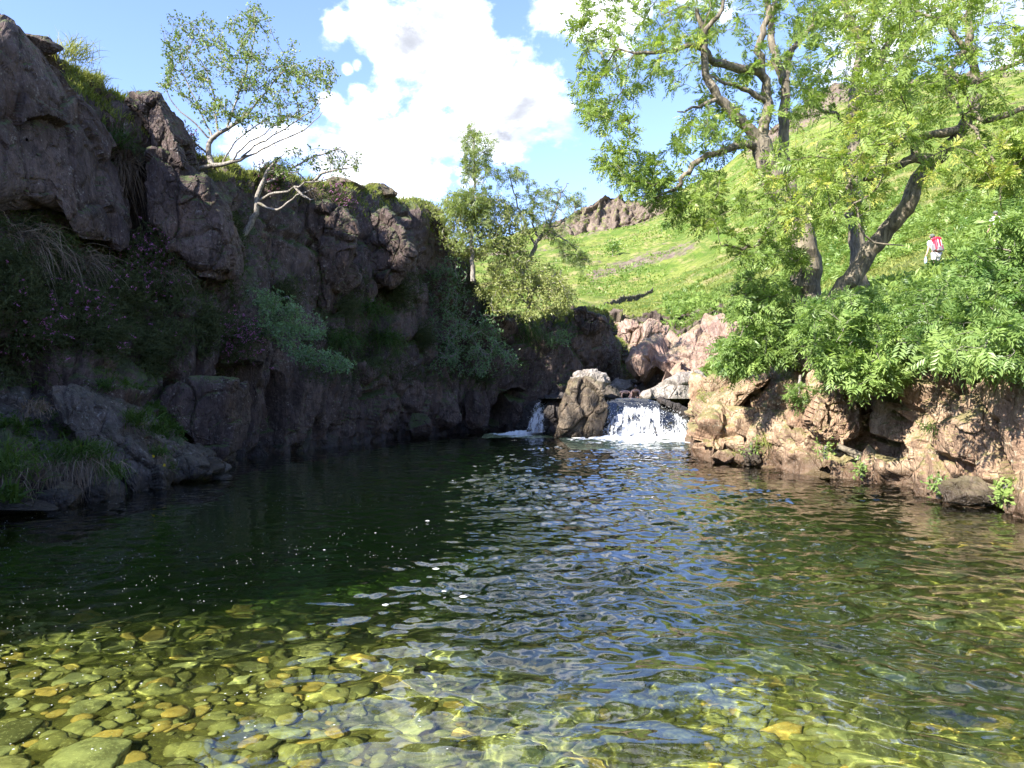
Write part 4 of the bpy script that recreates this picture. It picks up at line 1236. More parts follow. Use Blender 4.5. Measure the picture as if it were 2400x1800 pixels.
bush((1240, 715, 33.), [[(1200, 680, 32.6), (1150, 660, 32.4)], [(1260, 670, 32.6), (1310, 660, 32.4)], [(1225, 640, 32.6), (1190, 590, 32.4)]],
     [([(1130, 640), (1180, 600), (1260, 610), (1330, 640), (1350, 700), (1330, 735), (1240, 745), (1160, 735), (1110, 690)], 420, 31., 33.6),
      ([(1000, 500), (1060, 450), (1140, 440), (1230, 500), (1250, 620), (1150, 640), (1050, 590)], 480, 30.8, 33.6)],
     'pale yellowish willow bush in full sun above the left fall', 31, 'willow_leaf', 'pale_bark', 17, (.1, .17), .4, .008, jl=.12)
bush((1085, 760, 32.6), [[(1060, 790, 31.8), (1040, 840, 31.2)], [(1110, 800, 31.8), (1150, 840, 31.4)], [(1040, 740, 31.8)]],
     [([(960, 800), (1000, 740), (1090, 720), (1160, 740), (1180, 800), (1230, 850), (1150, 880), (1040, 885), (970, 860)], 380, 30., 32.4)],
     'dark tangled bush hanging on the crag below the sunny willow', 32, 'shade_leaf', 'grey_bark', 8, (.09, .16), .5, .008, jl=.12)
bush((1010, 650, 32.6), [[(1000, 690, 31.8)], [(1060, 680, 31.8)]],
     [([(960, 700), (980, 620), (1060, 600), (1110, 660), (1090, 740), (1010, 740)], 200, 31., 32.6)],
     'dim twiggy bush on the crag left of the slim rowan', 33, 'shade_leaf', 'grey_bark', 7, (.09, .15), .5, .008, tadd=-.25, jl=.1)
bush((590, 770, 20.2), [[(640, 790, 19.4), (700, 830, 18.9), (790, 865, 18.4)], [(630, 720, 19.6), (680, 700, 19.2)], [(600, 720, 19.6)]],
     [([(550, 700), (600, 672), (650, 680), (700, 720), (770, 750), (760, 790), (690, 800), (600, 790), (555, 750)], 300, 18.4, 20.),
      ([(640, 800), (720, 810), (800, 830), (830, 860), (790, 875), (740, 865), (690, 845)], 110, 18., 19.)],
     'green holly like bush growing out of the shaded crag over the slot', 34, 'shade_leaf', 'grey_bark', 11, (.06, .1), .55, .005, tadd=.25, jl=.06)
bush((1290, 790, 34.6), [[(1310, 800, 34.2)]], [([(1270, 800), (1300, 770), (1340, 780), (1340, 810), (1290, 815)], 60, 34., 34.8)],
     'small dim bush on the low crag above the boulder', 35, 'shade_leaf', 'grey_bark', 8, (.09, .15), .5, .006)
bush((2200, 1145, 11.6), [], [([(2170, 1120), (2215, 1110), (2230, 1150), (2190, 1160)], 14, 11.3, 11.7)],
     'tiny plant at the waterline on the wet rocks', 36, 'low_leaf', 'grey_bark', 7, (.06, .1), .5, .003, name='plant', cat='plant')
bush((2355, 1155, 10.5), [], [([(2335, 1150), (2350, 1130), (2390, 1135), (2400, 1165), (2350, 1170)], 26, 10.2, 10.6)],
     'bright leafy plant at the water below the tan slab', 37, 'low_leaf', 'grey_bark', 8, (.07, .12), .5, .003, name='plant', cat='plant', tadd=.5)
for k, (px, py, D, lab) in enumerate([(1935, 1058, 15., 'ivy sprig in the dark hollow of the right bank'), (2020, 1100, 14.1, 'light green weed low in the hollow above the water'),
                                      (1760, 1050, 17.4, 'small green weed in a crack at the right bank waterline')]):
    bush((px, py, D), [], [([(px - 22, py - 18), (px + 22, py - 20), (px + 24, py + 14), (px - 20, py + 16)], 14, D - .4, D - .05)], lab, 38 + k, 'low_leaf', 'grey_bark', 6, (.06, .1), .5, .003, name='plant', cat='plant', tadd=.3)
bush((1475, 845, 46.), [], [([(1455, 860), (1470, 815), (1500, 835), (1520, 870), (1490, 878)], 90, 44.5, 46.)],
     'low green scrub on the shady grass end of the low crag', 45, 'fern', 'grey_bark', 8, (.14, .24), .45, .006)
# exposed roots in the hollow of the right bank
for k, (pts, lab) in enumerate([
    ([(1965, 1045, 14.9), (2020, 1070, 14.5), (2070, 1078, 14.1), (2118, 1068, 13.6)], 'upper exposed root crossing the hollow of the right bank'),
    ([(1985, 1055, 14.8), (2030, 1085, 14.4), (2055, 1105, 14.2), (2060, 1128, 14.1)], 'forked root bending down to the water in the hollow')]):
    t = Tree(80 + k); t.limb(pts, .06, .03, jit=.02); t.radii(.02)
    tag(t.wood('tree_root', M['ash_bark'], None, 0, t.P[0]), lab, 'root')


# ------------------------------------------------------------------ grass, heather, ferns
CPX, CPY = to_px(CLIFF)
BPX, BPY = to_px(BANK)


def surf(px, py, which='cliff'):
    """point and outward normal of the crag (or bank) on a sight line"""
    A, X, Y, nmax = (CLIFF, CPX, CPY, 262) if which == 'cliff' else (BANK, BPX, BPY, 190)
    d = np.hypot(X - px, Y - py)[:, :nmax]
    cand = np.where(d < max(7, d.min() * 1.3), A[:, :nmax, 1], 1e9)
    i = np.unravel_index(np.argmin(cand), cand.shape)
    n = CN[i] if which == 'cliff' else np.array([-.8, -.4, .4])
    return A[i], n


def blades(P, Dr, L, w, droop, rng, tint, side=None):
    """curved tapering blades as strips of three quads"""
    n = len(P)
    L = np.broadcast_to(L, n)[:, None]; w = np.broadcast_to(w, n)[:, None]; droop = np.broadcast_to(droop, n)[:, None]
    S = unit(np.cross(Dr, rng.normal(size=(n, 3))))
    rows = []
    for t, k in ((0, 1.), (.4, .9), (.75, .6), (1., .12)):
        c = P + Dr * L * t - np.array([0, 0, 1.]) * L * droop * t * t
        rows += [c - S * w * k * .5, c + S * w * k * .5]
    V = np.stack(rows, 1).reshape(-1, 3)
    b = np.arange(n)[:, None] * 8
    Q = np.concatenate([b + [0, 1, 3, 2], b + [2, 3, 5, 4], b + [4, 5, 7, 6]])
    return V, Q, np.tile(tint, 3)


def pick(mask, n, rng, A=None):
    A = CLIFF if A is None else A
    idx = np.argwhere(mask)
    k = idx[rng.integers(0, len(idx), n)]
    return A[k[:, 0], k[:, 1]]


rg = np.random.default_rng(21)
row = np.arange(CLIFF.shape[1])[None]
colm = np.arange(CLIFF.shape[0])[:, None]
nz = CN[..., 2]
patch = fbm(CLIFF.reshape(-1, 3) * .7, 3, 91).reshape(nz.shape)
hi = (row > 218) & (row < 264) & (nz > .3) & ((CPX > 150) | (patch > .25)) & (CPX > -250) & (CPX < 1560)
P = pick(hi & (patch > -.45), 24000, rg)
D_ = unit(np.stack([rg.normal(.12, .4, len(P)), rg.normal(-.1, .4, len(P)), np.full(len(P), 1.)], -1))
parts = [blades(P, D_, rg.uniform(.10, .34, len(P)), .008 + .0005 * P[:, 1], rg.uniform(.15, .75, len(P)), rg, leaf_tint(P, rg, 92, .8))]
V, Q, T = join(parts)
tag(mesh_q('grass', V, Q, M['grass'], None, False, fattrs={'tint': T}), 'sunlit grass fringing the top of the dark crag', 'grass', None, 'stuff')
# wisps and mats on the ledges of the face
led = (row > 40) & (row < 224) & (nz > .30) & (CPX > -100) & (CPX < 1480) & (CLIFF[..., 2] > .5)
P = pick(led & (patch > -.1), 9000, rg)
D_ = unit(np.stack([rg.normal(.35, .45, len(P)), rg.normal(-.3, .45, len(P)), rg.normal(.7, .3, len(P))], -1))
parts = [blades(P, D_, rg.uniform(.10, .32, len(P)), .010 + .0004 * P[:, 1], rg.uniform(.3, 1.2, len(P)), rg, leaf_tint(P, rg, 93, .8))]
V, Q, T = join(parts)
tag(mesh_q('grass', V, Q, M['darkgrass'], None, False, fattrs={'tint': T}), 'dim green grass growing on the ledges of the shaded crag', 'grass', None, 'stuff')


def mat(name, x0, x1, y0, y1, n, m, L, label, seed, thr):
    ok = (row > 40) & (row < 226) & (CPX > x0) & (CPX < x1) & (CPY > y0) & (CPY < y1) & (fbm(CLIFF.reshape(-1, 3) * .9, 3, seed).reshape(nz.shape) > thr)
    P = pick(ok, n, rg)
    D_ = unit(np.stack([rg.normal(.35, .45, n), rg.normal(-.45, .45, n), rg.normal(.6, .4, n)], -1))
    T_ = leaf_tint(P, rg, seed + 1, 1.2)
    Ln = rg.uniform(*L, n)
    parts = [blades(P, D_, Ln, .010, .4, rg, T_)]
    for t in (.4, .6, .8, 1.):
        c = P + D_ * (Ln * t)[:, None] - np.array([0, 0, 1.]) * (Ln * .4 * t * t)[:, None]
        for _ in range(2):
            parts.append(simple_leaves(c, unit(D_ + rg.normal(size=(n, 3)) * .8), rg.uniform(.03, .08, n), .45, rg, T_))
    V, Q, T = join(parts)
    return tag(mesh_q(name, V, Q, M[m], None, False, fattrs={'tint': T}), label, 'undergrowth', None, 'stuff')


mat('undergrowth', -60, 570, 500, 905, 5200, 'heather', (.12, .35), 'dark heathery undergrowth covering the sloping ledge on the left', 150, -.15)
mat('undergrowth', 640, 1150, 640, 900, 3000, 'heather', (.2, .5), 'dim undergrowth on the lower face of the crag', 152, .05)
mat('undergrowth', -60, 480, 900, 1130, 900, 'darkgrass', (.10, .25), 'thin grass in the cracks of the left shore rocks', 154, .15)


def tuft(px, py, R, label, mat, n=160, L=(.25, .5), droop=(.2, .8), lean=(.25, -.3, 1.), w=.012, which='cliff', name='grass_tuft', D=None, tadd=0., spread=.45, parts=None, dead=0):
    rng = np.random.default_rng(int(px * 7 + py))
    b, nrm = (W(px, py, D), np.array([.6, -.4, .5])) if D else surf(px, py, which)
    P = b + rng.normal(size=(n, 3)) * R * np.array([.5, .4, .25])
    D_ = unit(np.array(lean) + rng.normal(size=(n, 3)) * spread)
    root = empty(name, b - np.array([0, 0, R * .3]), label, 'grass tuft')
    v, q, tt = blades(P, D_, rng.uniform(*L, n), w, rng.uniform(*droop, n), rng, np.clip(leaf_tint(P, rng, 94, 3) + tadd, 0, 1))
    mesh_q('leaves', v, q, M[mat], root, False, np.array(root.location), fattrs={'tint': tt})
    if dead:
        P = b + rng.normal(size=(dead, 3)) * R * np.array([.5, .3, .2]) - np.array([0, .05, R * .25])
        D_ = unit(np.array([.3, -.6, -.1]) + rng.normal(size=(dead, 3)) * spread)
        v, q, tt = blades(P, D_, rng.uniform(*L, dead) * 1.1, w * .7, rng.uniform(.6, 1.3, dead), rng, rng.random(dead))
        mesh_q('dead_leaves', v, q, M['deadgrass'], root, False, np.array(root.location), fattrs={'tint': tt})
    return root


tuft(150, 1068, .36, 'green cushion of grass with a brown underside at the left shore', 'darkgrass', 420, (.2, .42), (.3, .9), dead=260, D=11.5)
tuft(215, 1062, .28, 'green cushion of grass to the right of the brown thatch', 'darkgrass', 320, (.18, .38), (.3, .9), dead=140, D=11.7)
tuft(255, 1105, .26, 'low bright grass cushion hanging towards the water on the left shore', 'darkgrass', 300, (.15, .32), (.5, 1.1), D=11.8)
tuft(15, 1090, .5, 'dark lush growth at the far left edge above the shore', 'darkgrass', 420, (.25, .5), (.3, .9), D=10.7, dead=60)
tuft(20, 1165, .22, 'broad leaved green tuft at the far left waterline', 'darkgrass', 90, (.25, .45), (.3, .8), w=.03, D=10.3)
tuft(320, 985, .24, 'long grass on the slab left of the hanging block', 'darkgrass', 260, (.2, .4), (.2, .7), D=13.3, tadd=.1)
tuft(365, 1010, .2, 'grass trailing down the slab beside the hanging block', 'darkgrass', 200, (.2, .36), (.3, .8), D=13.7)
tuft(372, 1062, .2, 'small grass tuft with a yellow flower between the two slabs', 'darkgrass', 180, (.12, .3), (.3, .9), D=13.6, dead=40)
tuft(390, 1095, .16, 'little green tuft low between the two slabs', 'darkgrass', 140, (.1, .25), (.4, 1.), D=13.8)
tuft(85, 960, .25, 'withered grass on the left end of the long slab', 'deadgrass', 170, (.15, .35), (.4, 1.2), D=11.9)
tuft(250, 905, .2, 'tuft of grass on the ledge above the long slab', 'darkgrass', 170, (.15, .35), (.3, .9))
tuft(45, 560, .55, 'brown sheaf of drooping grass high at the left edge', 'deadgrass', 360, (.5, 1.), (.4, 1.1), (.6, -.3, .15))
tuft(170, 610, .45, 'brown sheaf of drooping grass under the tall rock wall', 'deadgrass', 360, (.4, .9), (.4, 1.1), (.7, -.3, .2))
tuft(120, 570, .45, 'olive tussock of grass under the tall rock wall', 'darkgrass', 300, (.3, .6), (.4, 1.), (.4, -.4, .6), tadd=-.1)
tuft(275, 330, .5, 'dark olive heathy tussock in the gully left of the fin', 'darkgrass', 420, (.3, .6), (.4, 1.), (.2, -.4, .6), tadd=-.2)
tuft(290, 385, .3, 'grey dead grass hanging in the gully left of the fin', 'deadgrass', 260, (.5, 1.), (.7, 1.3), (.2, -.5, -.1))
tuft(400, 640, .3, 'wiry grass tuft at the foot of the leaning buttress', 'deadgrass', 160, (.3, .6), (.4, 1.), (.5, -.4, .3))
tuft(860, 720, .7, 'dark grassy hummock under the hanging rib', 'darkgrass', 420, (.4, .8), (.4, 1.1), (.3, -.5, .6), w=.02, tadd=-.2)
tuft(800, 790, .6, 'dim hanging grass on the crag above the waterline bush', 'darkgrass', 360, (.4, .8), (.5, 1.2), (.3, -.5, .4), w=.02, tadd=-.2)
tuft(900, 790, .6, 'dim grassy ledge left of the dark tangled bush', 'darkgrass', 320, (.4, .8), (.5, 1.2), (.3, -.5, .4), w=.02, tadd=-.2)
tuft(725, 450, .4, 'pale dry grass clump on the lip under the hawthorn twigs', 'deadgrass', 280, (.3, .6), (.4, 1.2), (.3, -.4, .5), w=.016)
tuft(1250, 775, .7, 'brownish moss and grass draped over the low crag', 'darkgrass', 460, (.3, .7), (.6, 1.3), (.2, -.7, .2), w=.022, tadd=-.1, dead=200)
tuft(165, 130, .4, 'sunlit feathery grass on the skyline at the upper left', 'grass', 320, (.3, .6), (.2, .6), (.4, -.1, .9), D=15.9, tadd=.3)
tuft(215, 195, .3, 'bright green grass tuft on the skyline left of the fin', 'grass', 260, (.25, .5), (.2, .6), (.3, -.1, 1.), D=16.6, tadd=.1)
tuft(2290, 850, .35, 'rushy tuft hanging over the near right bank', 'darkgrass', 160, (.3, .55), (.4, 1.), (-.3, -.5, .6), which='bank', D=11.9)
tuft(2180, 1000, .15, 'small mossy tuft in the shade of the right bank', 'darkgrass', 90, (.1, .22), (.5, 1.2), (-.4, -.5, .4), D=12.2)
tuft(1720, 1068, .2, 'yellow green grass on the ledge at the right waterline', 'grass', 160, (.1, .22), (.4, 1.), (-.2, -.5, .8), D=18.1)
tuft(1800, 1030, .25, 'grass patch in a crack of the sunny right bank', 'grass', 150, (.1, .25), (.5, 1.2), (-.3, -.5, .5), D=17.2)
tuft(1690, 870, .3, 'tuft of grass beside the square pink block', 'grass', 180, (.2, .4), (.4, 1.), (-.2, -.4, .8), D=24.5)


def heather(px, py, R, label, flowers, D=None, n=None, tadd=0.):
    rng = np.random.default_rng(int(px * 3 + py * 5))
    b, nrm = (W(px, py, D), np.array([.6, -.5, .4])) if D else surf(px, py)
    ax = unit(unit(nrm * .7 + np.array([.1, -.2, .75])))
    n = n or int(330 * (R / .4) ** 1.4)
    P = b + rng.normal(size=(n, 3)) * R * .42
    Dr = unit(ax + rng.normal(size=(n, 3)) * .5)
    L = rng.uniform(.35, .8, n) * R
    root = empty('heather', b - np.array([0, 0, R * .3]), label, 'heather')
    tt = np.clip(leaf_tint(P, rng, 95, 2.5) + tadd, 0, 1)
    parts = [blades(P, Dr, L, .010, .25, rng, tt)]
    for t in (.25, .4, .55, .7, .85, 1.):
        c = P + Dr * (L * t)[:, None] - np.array([0, 0, 1.]) * (L * .25 * t * t)[:, None]
        for _ in range(2):
            dd = unit(Dr + rng.normal(size=(n, 3)) * .8)
            parts.append(simple_leaves(c, dd, rng.uniform(.03, .07, n), .4, rng, tt))
    V, Q, T = join(parts)
    mesh_q('sprigs', V, Q, M['heather'], root, False, np.array(root.location), fattrs={'tint': T})
    if flowers:
        m = rng.random(n) < flowers
        m &= (fbm(P * 2.2 / max(R, .3), 2, int(px)) > -.15)
        parts = []
        for t in (.8, .9, 1., 1.06):
            c = (P + Dr * (L * t)[:, None] - np.array([0, 0, 1.]) * (L * .25 * t * t)[:, None])[m]
            for _ in range(2):
                dd = unit(Dr[m] + rng.normal(size=(m.sum(), 3)) * .8)
                parts.append(simple_leaves(c, dd, rng.uniform(.022, .045, m.sum()), .7, rng, rng.random(m.sum())))
        V, Q, T = join(parts)
        mesh_q('blossoms', V, Q, M['flower'], root, False, np.array(root.location), fattrs={'tint': T})


for px, py, R, fl, lab in [
    (395, 590, .55, .8, 'purple heather in full flower at the foot of the leaning buttress'),
    (310, 610, .5, .45, 'heather with sparse mauve flowers below the dark cleft'),
    (340, 655, .55, .5, 'heather with pink sprays under the flowering one'),
    (280, 700, .55, .1, 'dark heather on the middle of the ledge'),
    (410, 690, .5, .12, 'green heather below the leaning buttress'),
    (200, 735, .5, .35, 'heather with lilac tips in the middle of the left slope'),
    (110, 700, .5, .05, 'olive heather on the left slope'),
    (60, 790, .5, .25, 'heather over the ledge at the left with a few flowers'),
    (130, 760, .45, .1, 'low dark heather above the long slab'),
    (230, 800, .5, .05, 'brownish heather above the long slab, right end'),
    (540, 790, .6, .75, 'rounded heather dome with purple crown above the hanging block'),
    (400, 800, .5, .05, 'yellow green heather left of the purple dome'),
    (340, 830, .4, .0, 'dark heather in the hollow over the hanging block'),
    (470, 760, .5, .0, 'grey twiggy heather behind the purple dome'),
    (0, 700, .6, .1, 'dark heather at the left edge of the slope'),
    (20, 640, .5, .0, 'olive heather under the brown sheaf at the left edge'),
    (760, 500, .6, .35, 'pinkish heather on the lip right of the hawthorn'),
    (790, 470, .5, .5, 'mauve heather on the sunny lip beside the brown knoll'),
    (640, 420, .5, .3, 'heather on the lip behind the hawthorn'),
    (350, 290, .15, 1., 'tiny bright pink heather on the fin'),
    (440, 330, .4, .35, 'rusty heather on the lip below the splayed tree'),
    (800, 720, .6, .0, 'dim heathery growth under the hanging rib'),
    (660, 700, .5, .0, 'dim heathery growth above the green bush'),
    (930, 690, .7, .0, 'dim heathery slope right of the hanging rib'),
    (990, 790, .6, .0, 'dim heathery clump left of the dark tangled bush'),
]:
    heather(px, py, R, lab, fl)

# yellow flowers
for k, (px, py, D, lab) in enumerate([(262, 902, 14., 'single yellow flower on the ledge over the long slab'), (360, 1069, 13.3, 'yellow flower in the tuft between the slabs'),
                                      (386, 1090, 13.5, 'lower yellow flower between the slabs')]):
    b = W(px, py, D)
    a = np.arange(7) / 7 * 2 * math.pi
    Dr = unit(np.stack([np.cos(a), np.full(7, -.5), np.sin(a)], -1))
    v, q, tt = simple_leaves(np.repeat(b[None], 7, 0), Dr, .035, .7, rg, np.linspace(0, 1, 7))
    root = empty('wild_flower', b - np.array([0, 0, .15]), lab, 'flower')
    mesh_q('blossom', v, q, M['petal'], root, False, np.array(root.location), fattrs={'tint': tt})
    v, q, tt = blades(b[None] - (0, 0, .15), np.array([[0, 0, 1.]]), .15, .008, 0., rg, np.array([.5]))
    mesh_q('stem', v, q, M['darkgrass'], root, False, np.array(root.location), fattrs={'tint': tt})

# bracken and grass over the near part of the fellside
def terr_pts(n, x0, x1, d0, d1, rng):
    X = rng.uniform(x0, x1, n); Dq = np.exp(rng.uniform(math.log(d0), math.log(d1), n))
    i = np.clip(np.searchsorted(TERR_D, Dq) - 1, 0, len(TERR_D) - 2); j = np.clip(np.searchsorted(TERR_X, X) - 1, 0, len(TERR_X) - 2)
    fi = ((Dq - TERR_D[i]) / (TERR_D[i + 1] - TERR_D[i]))[:, None]; fj = ((X - TERR_X[j]) / (TERR_X[j + 1] - TERR_X[j]))[:, None]
    P = (TERR[i, j] * (1 - fj) + TERR[i, j + 1] * fj) * (1 - fi) + (TERR[i + 1, j] * (1 - fj) + TERR[i + 1, j + 1] * fj) * fi
    return P


P = terr_pts(26000, 1560, 2480, 19, 95, rg)
HX = (2194 - CX) / F * 33
P = P[~((np.abs(P[:, 0] - HX * P[:, 1] / 33) < .8) & (P[:, 1] > 28) & (P[:, 1] < 33.2))]
P = P[(P[:, 2] > 2.2) & (fbm(P * (.16, .16, .16), 3, 96) > -.12)]
D_ = unit(np.stack([rg.normal(-.1, .6, len(P)), rg.normal(-.2, .6, len(P)), np.full(len(P), .75)], -1))
V, Q, T = join([pinnate(P, D_, rg.uniform(.25, .6, len(P)) * (1 + P[:, 1] / 120), rg, leaf_tint(P, rg, 97, .25), 3, .42, .3, .42)])
tag(mesh_q('bracken', V, Q, M['fern'], None, False, fattrs={'tint': T}), 'bracken covering the near slope around the hikers', 'bracken', None, 'stuff')
P = terr_pts(30000, 1420, 2480, 30, 130, rg)
P = P[P[:, 2] > 3]
D_ = unit(np.stack([rg.normal(-.2, .4, len(P)), rg.normal(-.2, .4, len(P)), np.full(len(P), 1.)], -1))
V, Q, T = join([blades(P, D_, rg.uniform(.15, .4, len(P)) * (1 + P[:, 1] / 150), .02 + P[:, 1] * .0008, .5, rg, leaf_tint(P, rg, 98, .2))])
tag(mesh_q('grass', V, Q, M['grass'], None, False, fattrs={'tint': T}), 'sunny grass over the fellside beyond the stream', 'grass', None, 'stuff')
P = terr_pts(70000, 1290, 2480, 70, 330, rg)
P = P[fbm(P * (.05, .03, .05), 4, 196) > .13]
D_ = unit(np.stack([rg.normal(-.2, .5, len(P)), rg.normal(-.2, .4, len(P)), np.full(len(P), .8)], -1))
V, Q, T = join([simple_leaves(P, D_, rg.uniform(.12, .42, len(P)) * (.6 + P[:, 1] / 200), .9, rg, leaf_tint(P, rg, 197, .05))])
tag(mesh_q('bracken', V, Q, M['fern'], None, False, fattrs={'tint': T}), 'bracken patches over the far fellside', 'bracken', None, 'stuff')
# grass on the top of the right bank
bt = (np.arange(BANK.shape[1])[None] > 150) & (BANK[..., 1] < 32)
P = pick(bt, 8000, rg, BANK)
D_ = unit(np.stack([rg.normal(-.2, .5, len(P)), rg.normal(-.2, .5, len(P)), np.full(len(P), .8)], -1))
V, Q, T = join([blades(P, D_, rg.uniform(.1, .3, len(P)), .014, .6, rg, leaf_tint(P, rg, 99, .6))])
tag(mesh_q('grass', V, Q, M['grass'], None, False, fattrs={'tint': T}), 'grass along the top of the sunny right bank', 'grass', None, 'stuff')

# small dark shrubs far up the fellside
for k, (px, D, h, lab) in enumerate([(1436, 205, 5., 'lone dark thorn bush on the far fellside below the crag'), (1560, 250, 4., 'small round bush high on the far fellside')]):
    rng = np.random.default_rng(300 + k)
    x = (px - CX) / F * D
    b = np.array([x, D, ground_z(x, D)])
    P = b + rng.normal(size=(500, 3)) * h * np.array([.22, .22, .2]) + (0, 0, h * .55)
    v, q, tt = simple_leaves(P, unit(rng.normal(size=P.shape)), .6, .7, rng, rng.random(len(P)))
    root = empty('bush', b, lab, 'bush')
    mesh_q('crown', v, q, M['low_leaf'], root, False, b, fattrs={'tint': tt})
    t = Tree(310 + k); t._add(np.stack([b - (0, 0, .3), b + (0, 0, .2), b + (.1, 0, h * .5)]), -1, np.array([.2, .18, .1])); t.radii(.05)
    t.wood('trunk', M['grey_bark'], root, 0, b)

# dry stone wall on the fellside
def stone_wall(p0, p1, h, w, label):
    n, m = 160, 9
    a = np.linspace(0, 1, n)
    X = p0[0] + (p1[0] - p0[0]) * a; Dq = p0[1] + (p1[1] - p0[1]) * a
    x = (X - CX) / F * Dq
    z = np.array([ground_z(xx, yy) for xx, yy in zip(x, Dq)])
    prof = np.array([(-w, -.6), (-w, 0), (-w * .9, h * .5), (-w * .75, h), (0, h * 1.08), (w * .75, h), (w * .9, h * .5), (w, 0), (w, -.6)])
    G = np.stack([np.broadcast_to(x[:, None], (n, m)), Dq[:, None] + prof[None, :, 0], z[:, None] + prof[None, :, 1]], -1)
    nr = np.array([(0, -1, 0)] * 3 + [(0, 0, 1)] * 3 + [(0, 1, 0)] * 3, float)[None]
    P = G + nr * facet(G.reshape(-1, 3), (.6, .6, .4), .12, 66, 0, 0).reshape(n, m, 1)
    return tag(mesh_q('dry_stone_wall', P.reshape(-1, 3), gridq(n, m), M['slab'], smooth=False, origin=P.reshape(-1, 3).mean(0)), label, 'stone wall')


stone_wall((1416, 92), (1530, 112), .75, .35, 'dark dry stone wall running up the fellside')
stone_wall((1376, 90), (1396, 91), .6, .35, 'short ruined piece of dry stone wall left of the long one')


# ------------------------------------------------------------------ pool: bed, stones, water, falls
def bed_z(x, y):
    q = np.clip(y - 2., 0, None) * (1 - .62 * sstep(.3, 3.5, x))
    z = -(.42 + .10 * q + .030 * q * q)
    z = np.maximum(z, -3.1)
    z = np.where(y < 2, -.42 + (2 - y) * .16, z)
    return z + .05 * fbm(np.stack([x * .9, y * .9, 0 * x], -1).reshape(-1, 3), 3, 101).reshape(np.shape(x))


def bed_mat(name, c1, c2, c3, random_obj=False):
    m, nt, b, out = new_mat(name)
    N = NB(nt)
    p = N.pos()
    if random_obj:
        r = N.n('ShaderNodeObjectInfo').outputs['Random']
    else:
        r = N.attr('tint')
    c = N.mix(r, c1, c2)
    c = N.mix(N.ramp(r, .8, .95), c, c3)
    c = N.mix(N.math('MULTIPLY', N.ramp(N.noise(p, 9, 5, .7), .45, .65), .5), c, tuple(x * .45 for x in c1))
    c = N.mix(N.math('MULTIPLY', N.ramp(N.noise(p, 45, 4, .7), .55, .65), .4), c, tuple(min(1, x * 1.5) for x in c2))
    # depth darkening painted into the bed colour, in place of light absorbed by water
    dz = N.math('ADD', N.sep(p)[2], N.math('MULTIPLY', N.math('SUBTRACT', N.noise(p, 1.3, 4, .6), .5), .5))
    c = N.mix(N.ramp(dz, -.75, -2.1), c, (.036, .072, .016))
    N.set(b.inputs['Base Color'], c)
    b.inputs['Roughness'].default_value = .8
    b.inputs['Specular IOR Level'].default_value = .2
    N.set(b.inputs['Normal'], N.bump(N.noise(p, 30, 5, .7), .5, .02))
    return m


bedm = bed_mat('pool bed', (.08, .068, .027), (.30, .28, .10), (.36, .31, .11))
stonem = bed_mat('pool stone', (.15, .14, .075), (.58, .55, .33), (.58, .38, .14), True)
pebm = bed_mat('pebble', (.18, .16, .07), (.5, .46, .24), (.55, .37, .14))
xs = np.linspace(-24, 24, 240); ys = np.concatenate([np.linspace(-30, 1, 20, endpoint=False), np.linspace(1, 12, 220), np.linspace(12.2, 44, 50)])
GX, GY = np.meshgrid(xs, ys)
ZB = bed_z(GX, GY)
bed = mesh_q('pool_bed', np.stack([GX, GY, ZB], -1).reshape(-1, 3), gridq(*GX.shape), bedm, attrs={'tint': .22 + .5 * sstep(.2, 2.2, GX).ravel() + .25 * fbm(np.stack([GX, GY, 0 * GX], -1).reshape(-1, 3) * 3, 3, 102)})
tag(bed, 'stony bed of the pool under the clear water', None, None, 'structure')
bed.cycles.is_caustics_receiver = True

rs = np.random.default_rng(41)
# the larger stones lying on the bed near the viewer
SHAPES = []
for k in range(14):
    V, T = stone_shape(rs, 4, 8, 36., .025, 200 + k)
    me = bpy.data.meshes.new('stone')
    me.from_pydata([tuple(v) for v in V], [], [tuple(t) for t in T])
    me.polygons.foreach_set('use_smooth', np.ones(len(T), bool))
    me.materials.append(stonem)
    SHAPES.append(me)
placed = []
nst = 0
tries = 0
while nst < 290 and tries < 15000:
    tries += 1
    y = 3.3 + 6. * rs.random() ** 1.25
    x = (-.74 + 1.48 * rs.random() ** 1.25) * y
    s = rs.uniform(.045, .115) * (1 + .7 * (rs.random() < .12))
    if any((x - a) ** 2 + (y - b) ** 2 < (.66 * (s + c)) ** 2 for a, b, c in placed): continue
    placed.append((x, y, s))
    o = bpy.data.objects.new('stone', SHAPES[nst % 14])
    col.objects.link(o)
    zb = float(bed_z(np.array([[x]]), np.array([[y]]))[0, 0])
    fl = rs.uniform(.28, .5)
    o.scale = (s * rs.uniform(1, 1.45), s * rs.uniform(.85, 1.15), s * fl)
    o.rotation_euler = (rs.normal() * .18, rs.normal() * .18, rs.uniform(0, 6.28))
    o.location = (x, y, zb + s * fl * .45)
    o.cycles.is_caustics_receiver = True
    tag(o, 'rounded olive stone lying among pebbles on the bed of the pool', 'stone', 'larger stones on the pool bed')
    nst += 1
VV, QQ, TT, off = [], [], [], 0
base_shapes = [stone_shape(rs, 2, 8, 16., .03, 240 + k) for k in range(12)]
for k in range(5200):
    y = 2.6 + 8.5 * rs.random() ** 1.3
    x = rs.uniform(-.75, .8) * y
    s = .016 + .06 * rs.random() ** 1.5
    V, T = base_shapes[k % 12]
    a = rs.uniform(0, 6.28); c, sn = math.cos(a), math.sin(a)
    P = V * (s * rs.uniform(1, 1.6), s, s * rs.uniform(.4, .7))
    P = np.c_[P[:, 0] * c - P[:, 1] * sn, P[:, 0] * sn + P[:, 1] * c, P[:, 2]]
    VV.append(P + (x, y, 0)); QQ.append(T + off); off += len(V); TT.append(np.full(len(V), rs.random()))
VV = np.vstack(VV)
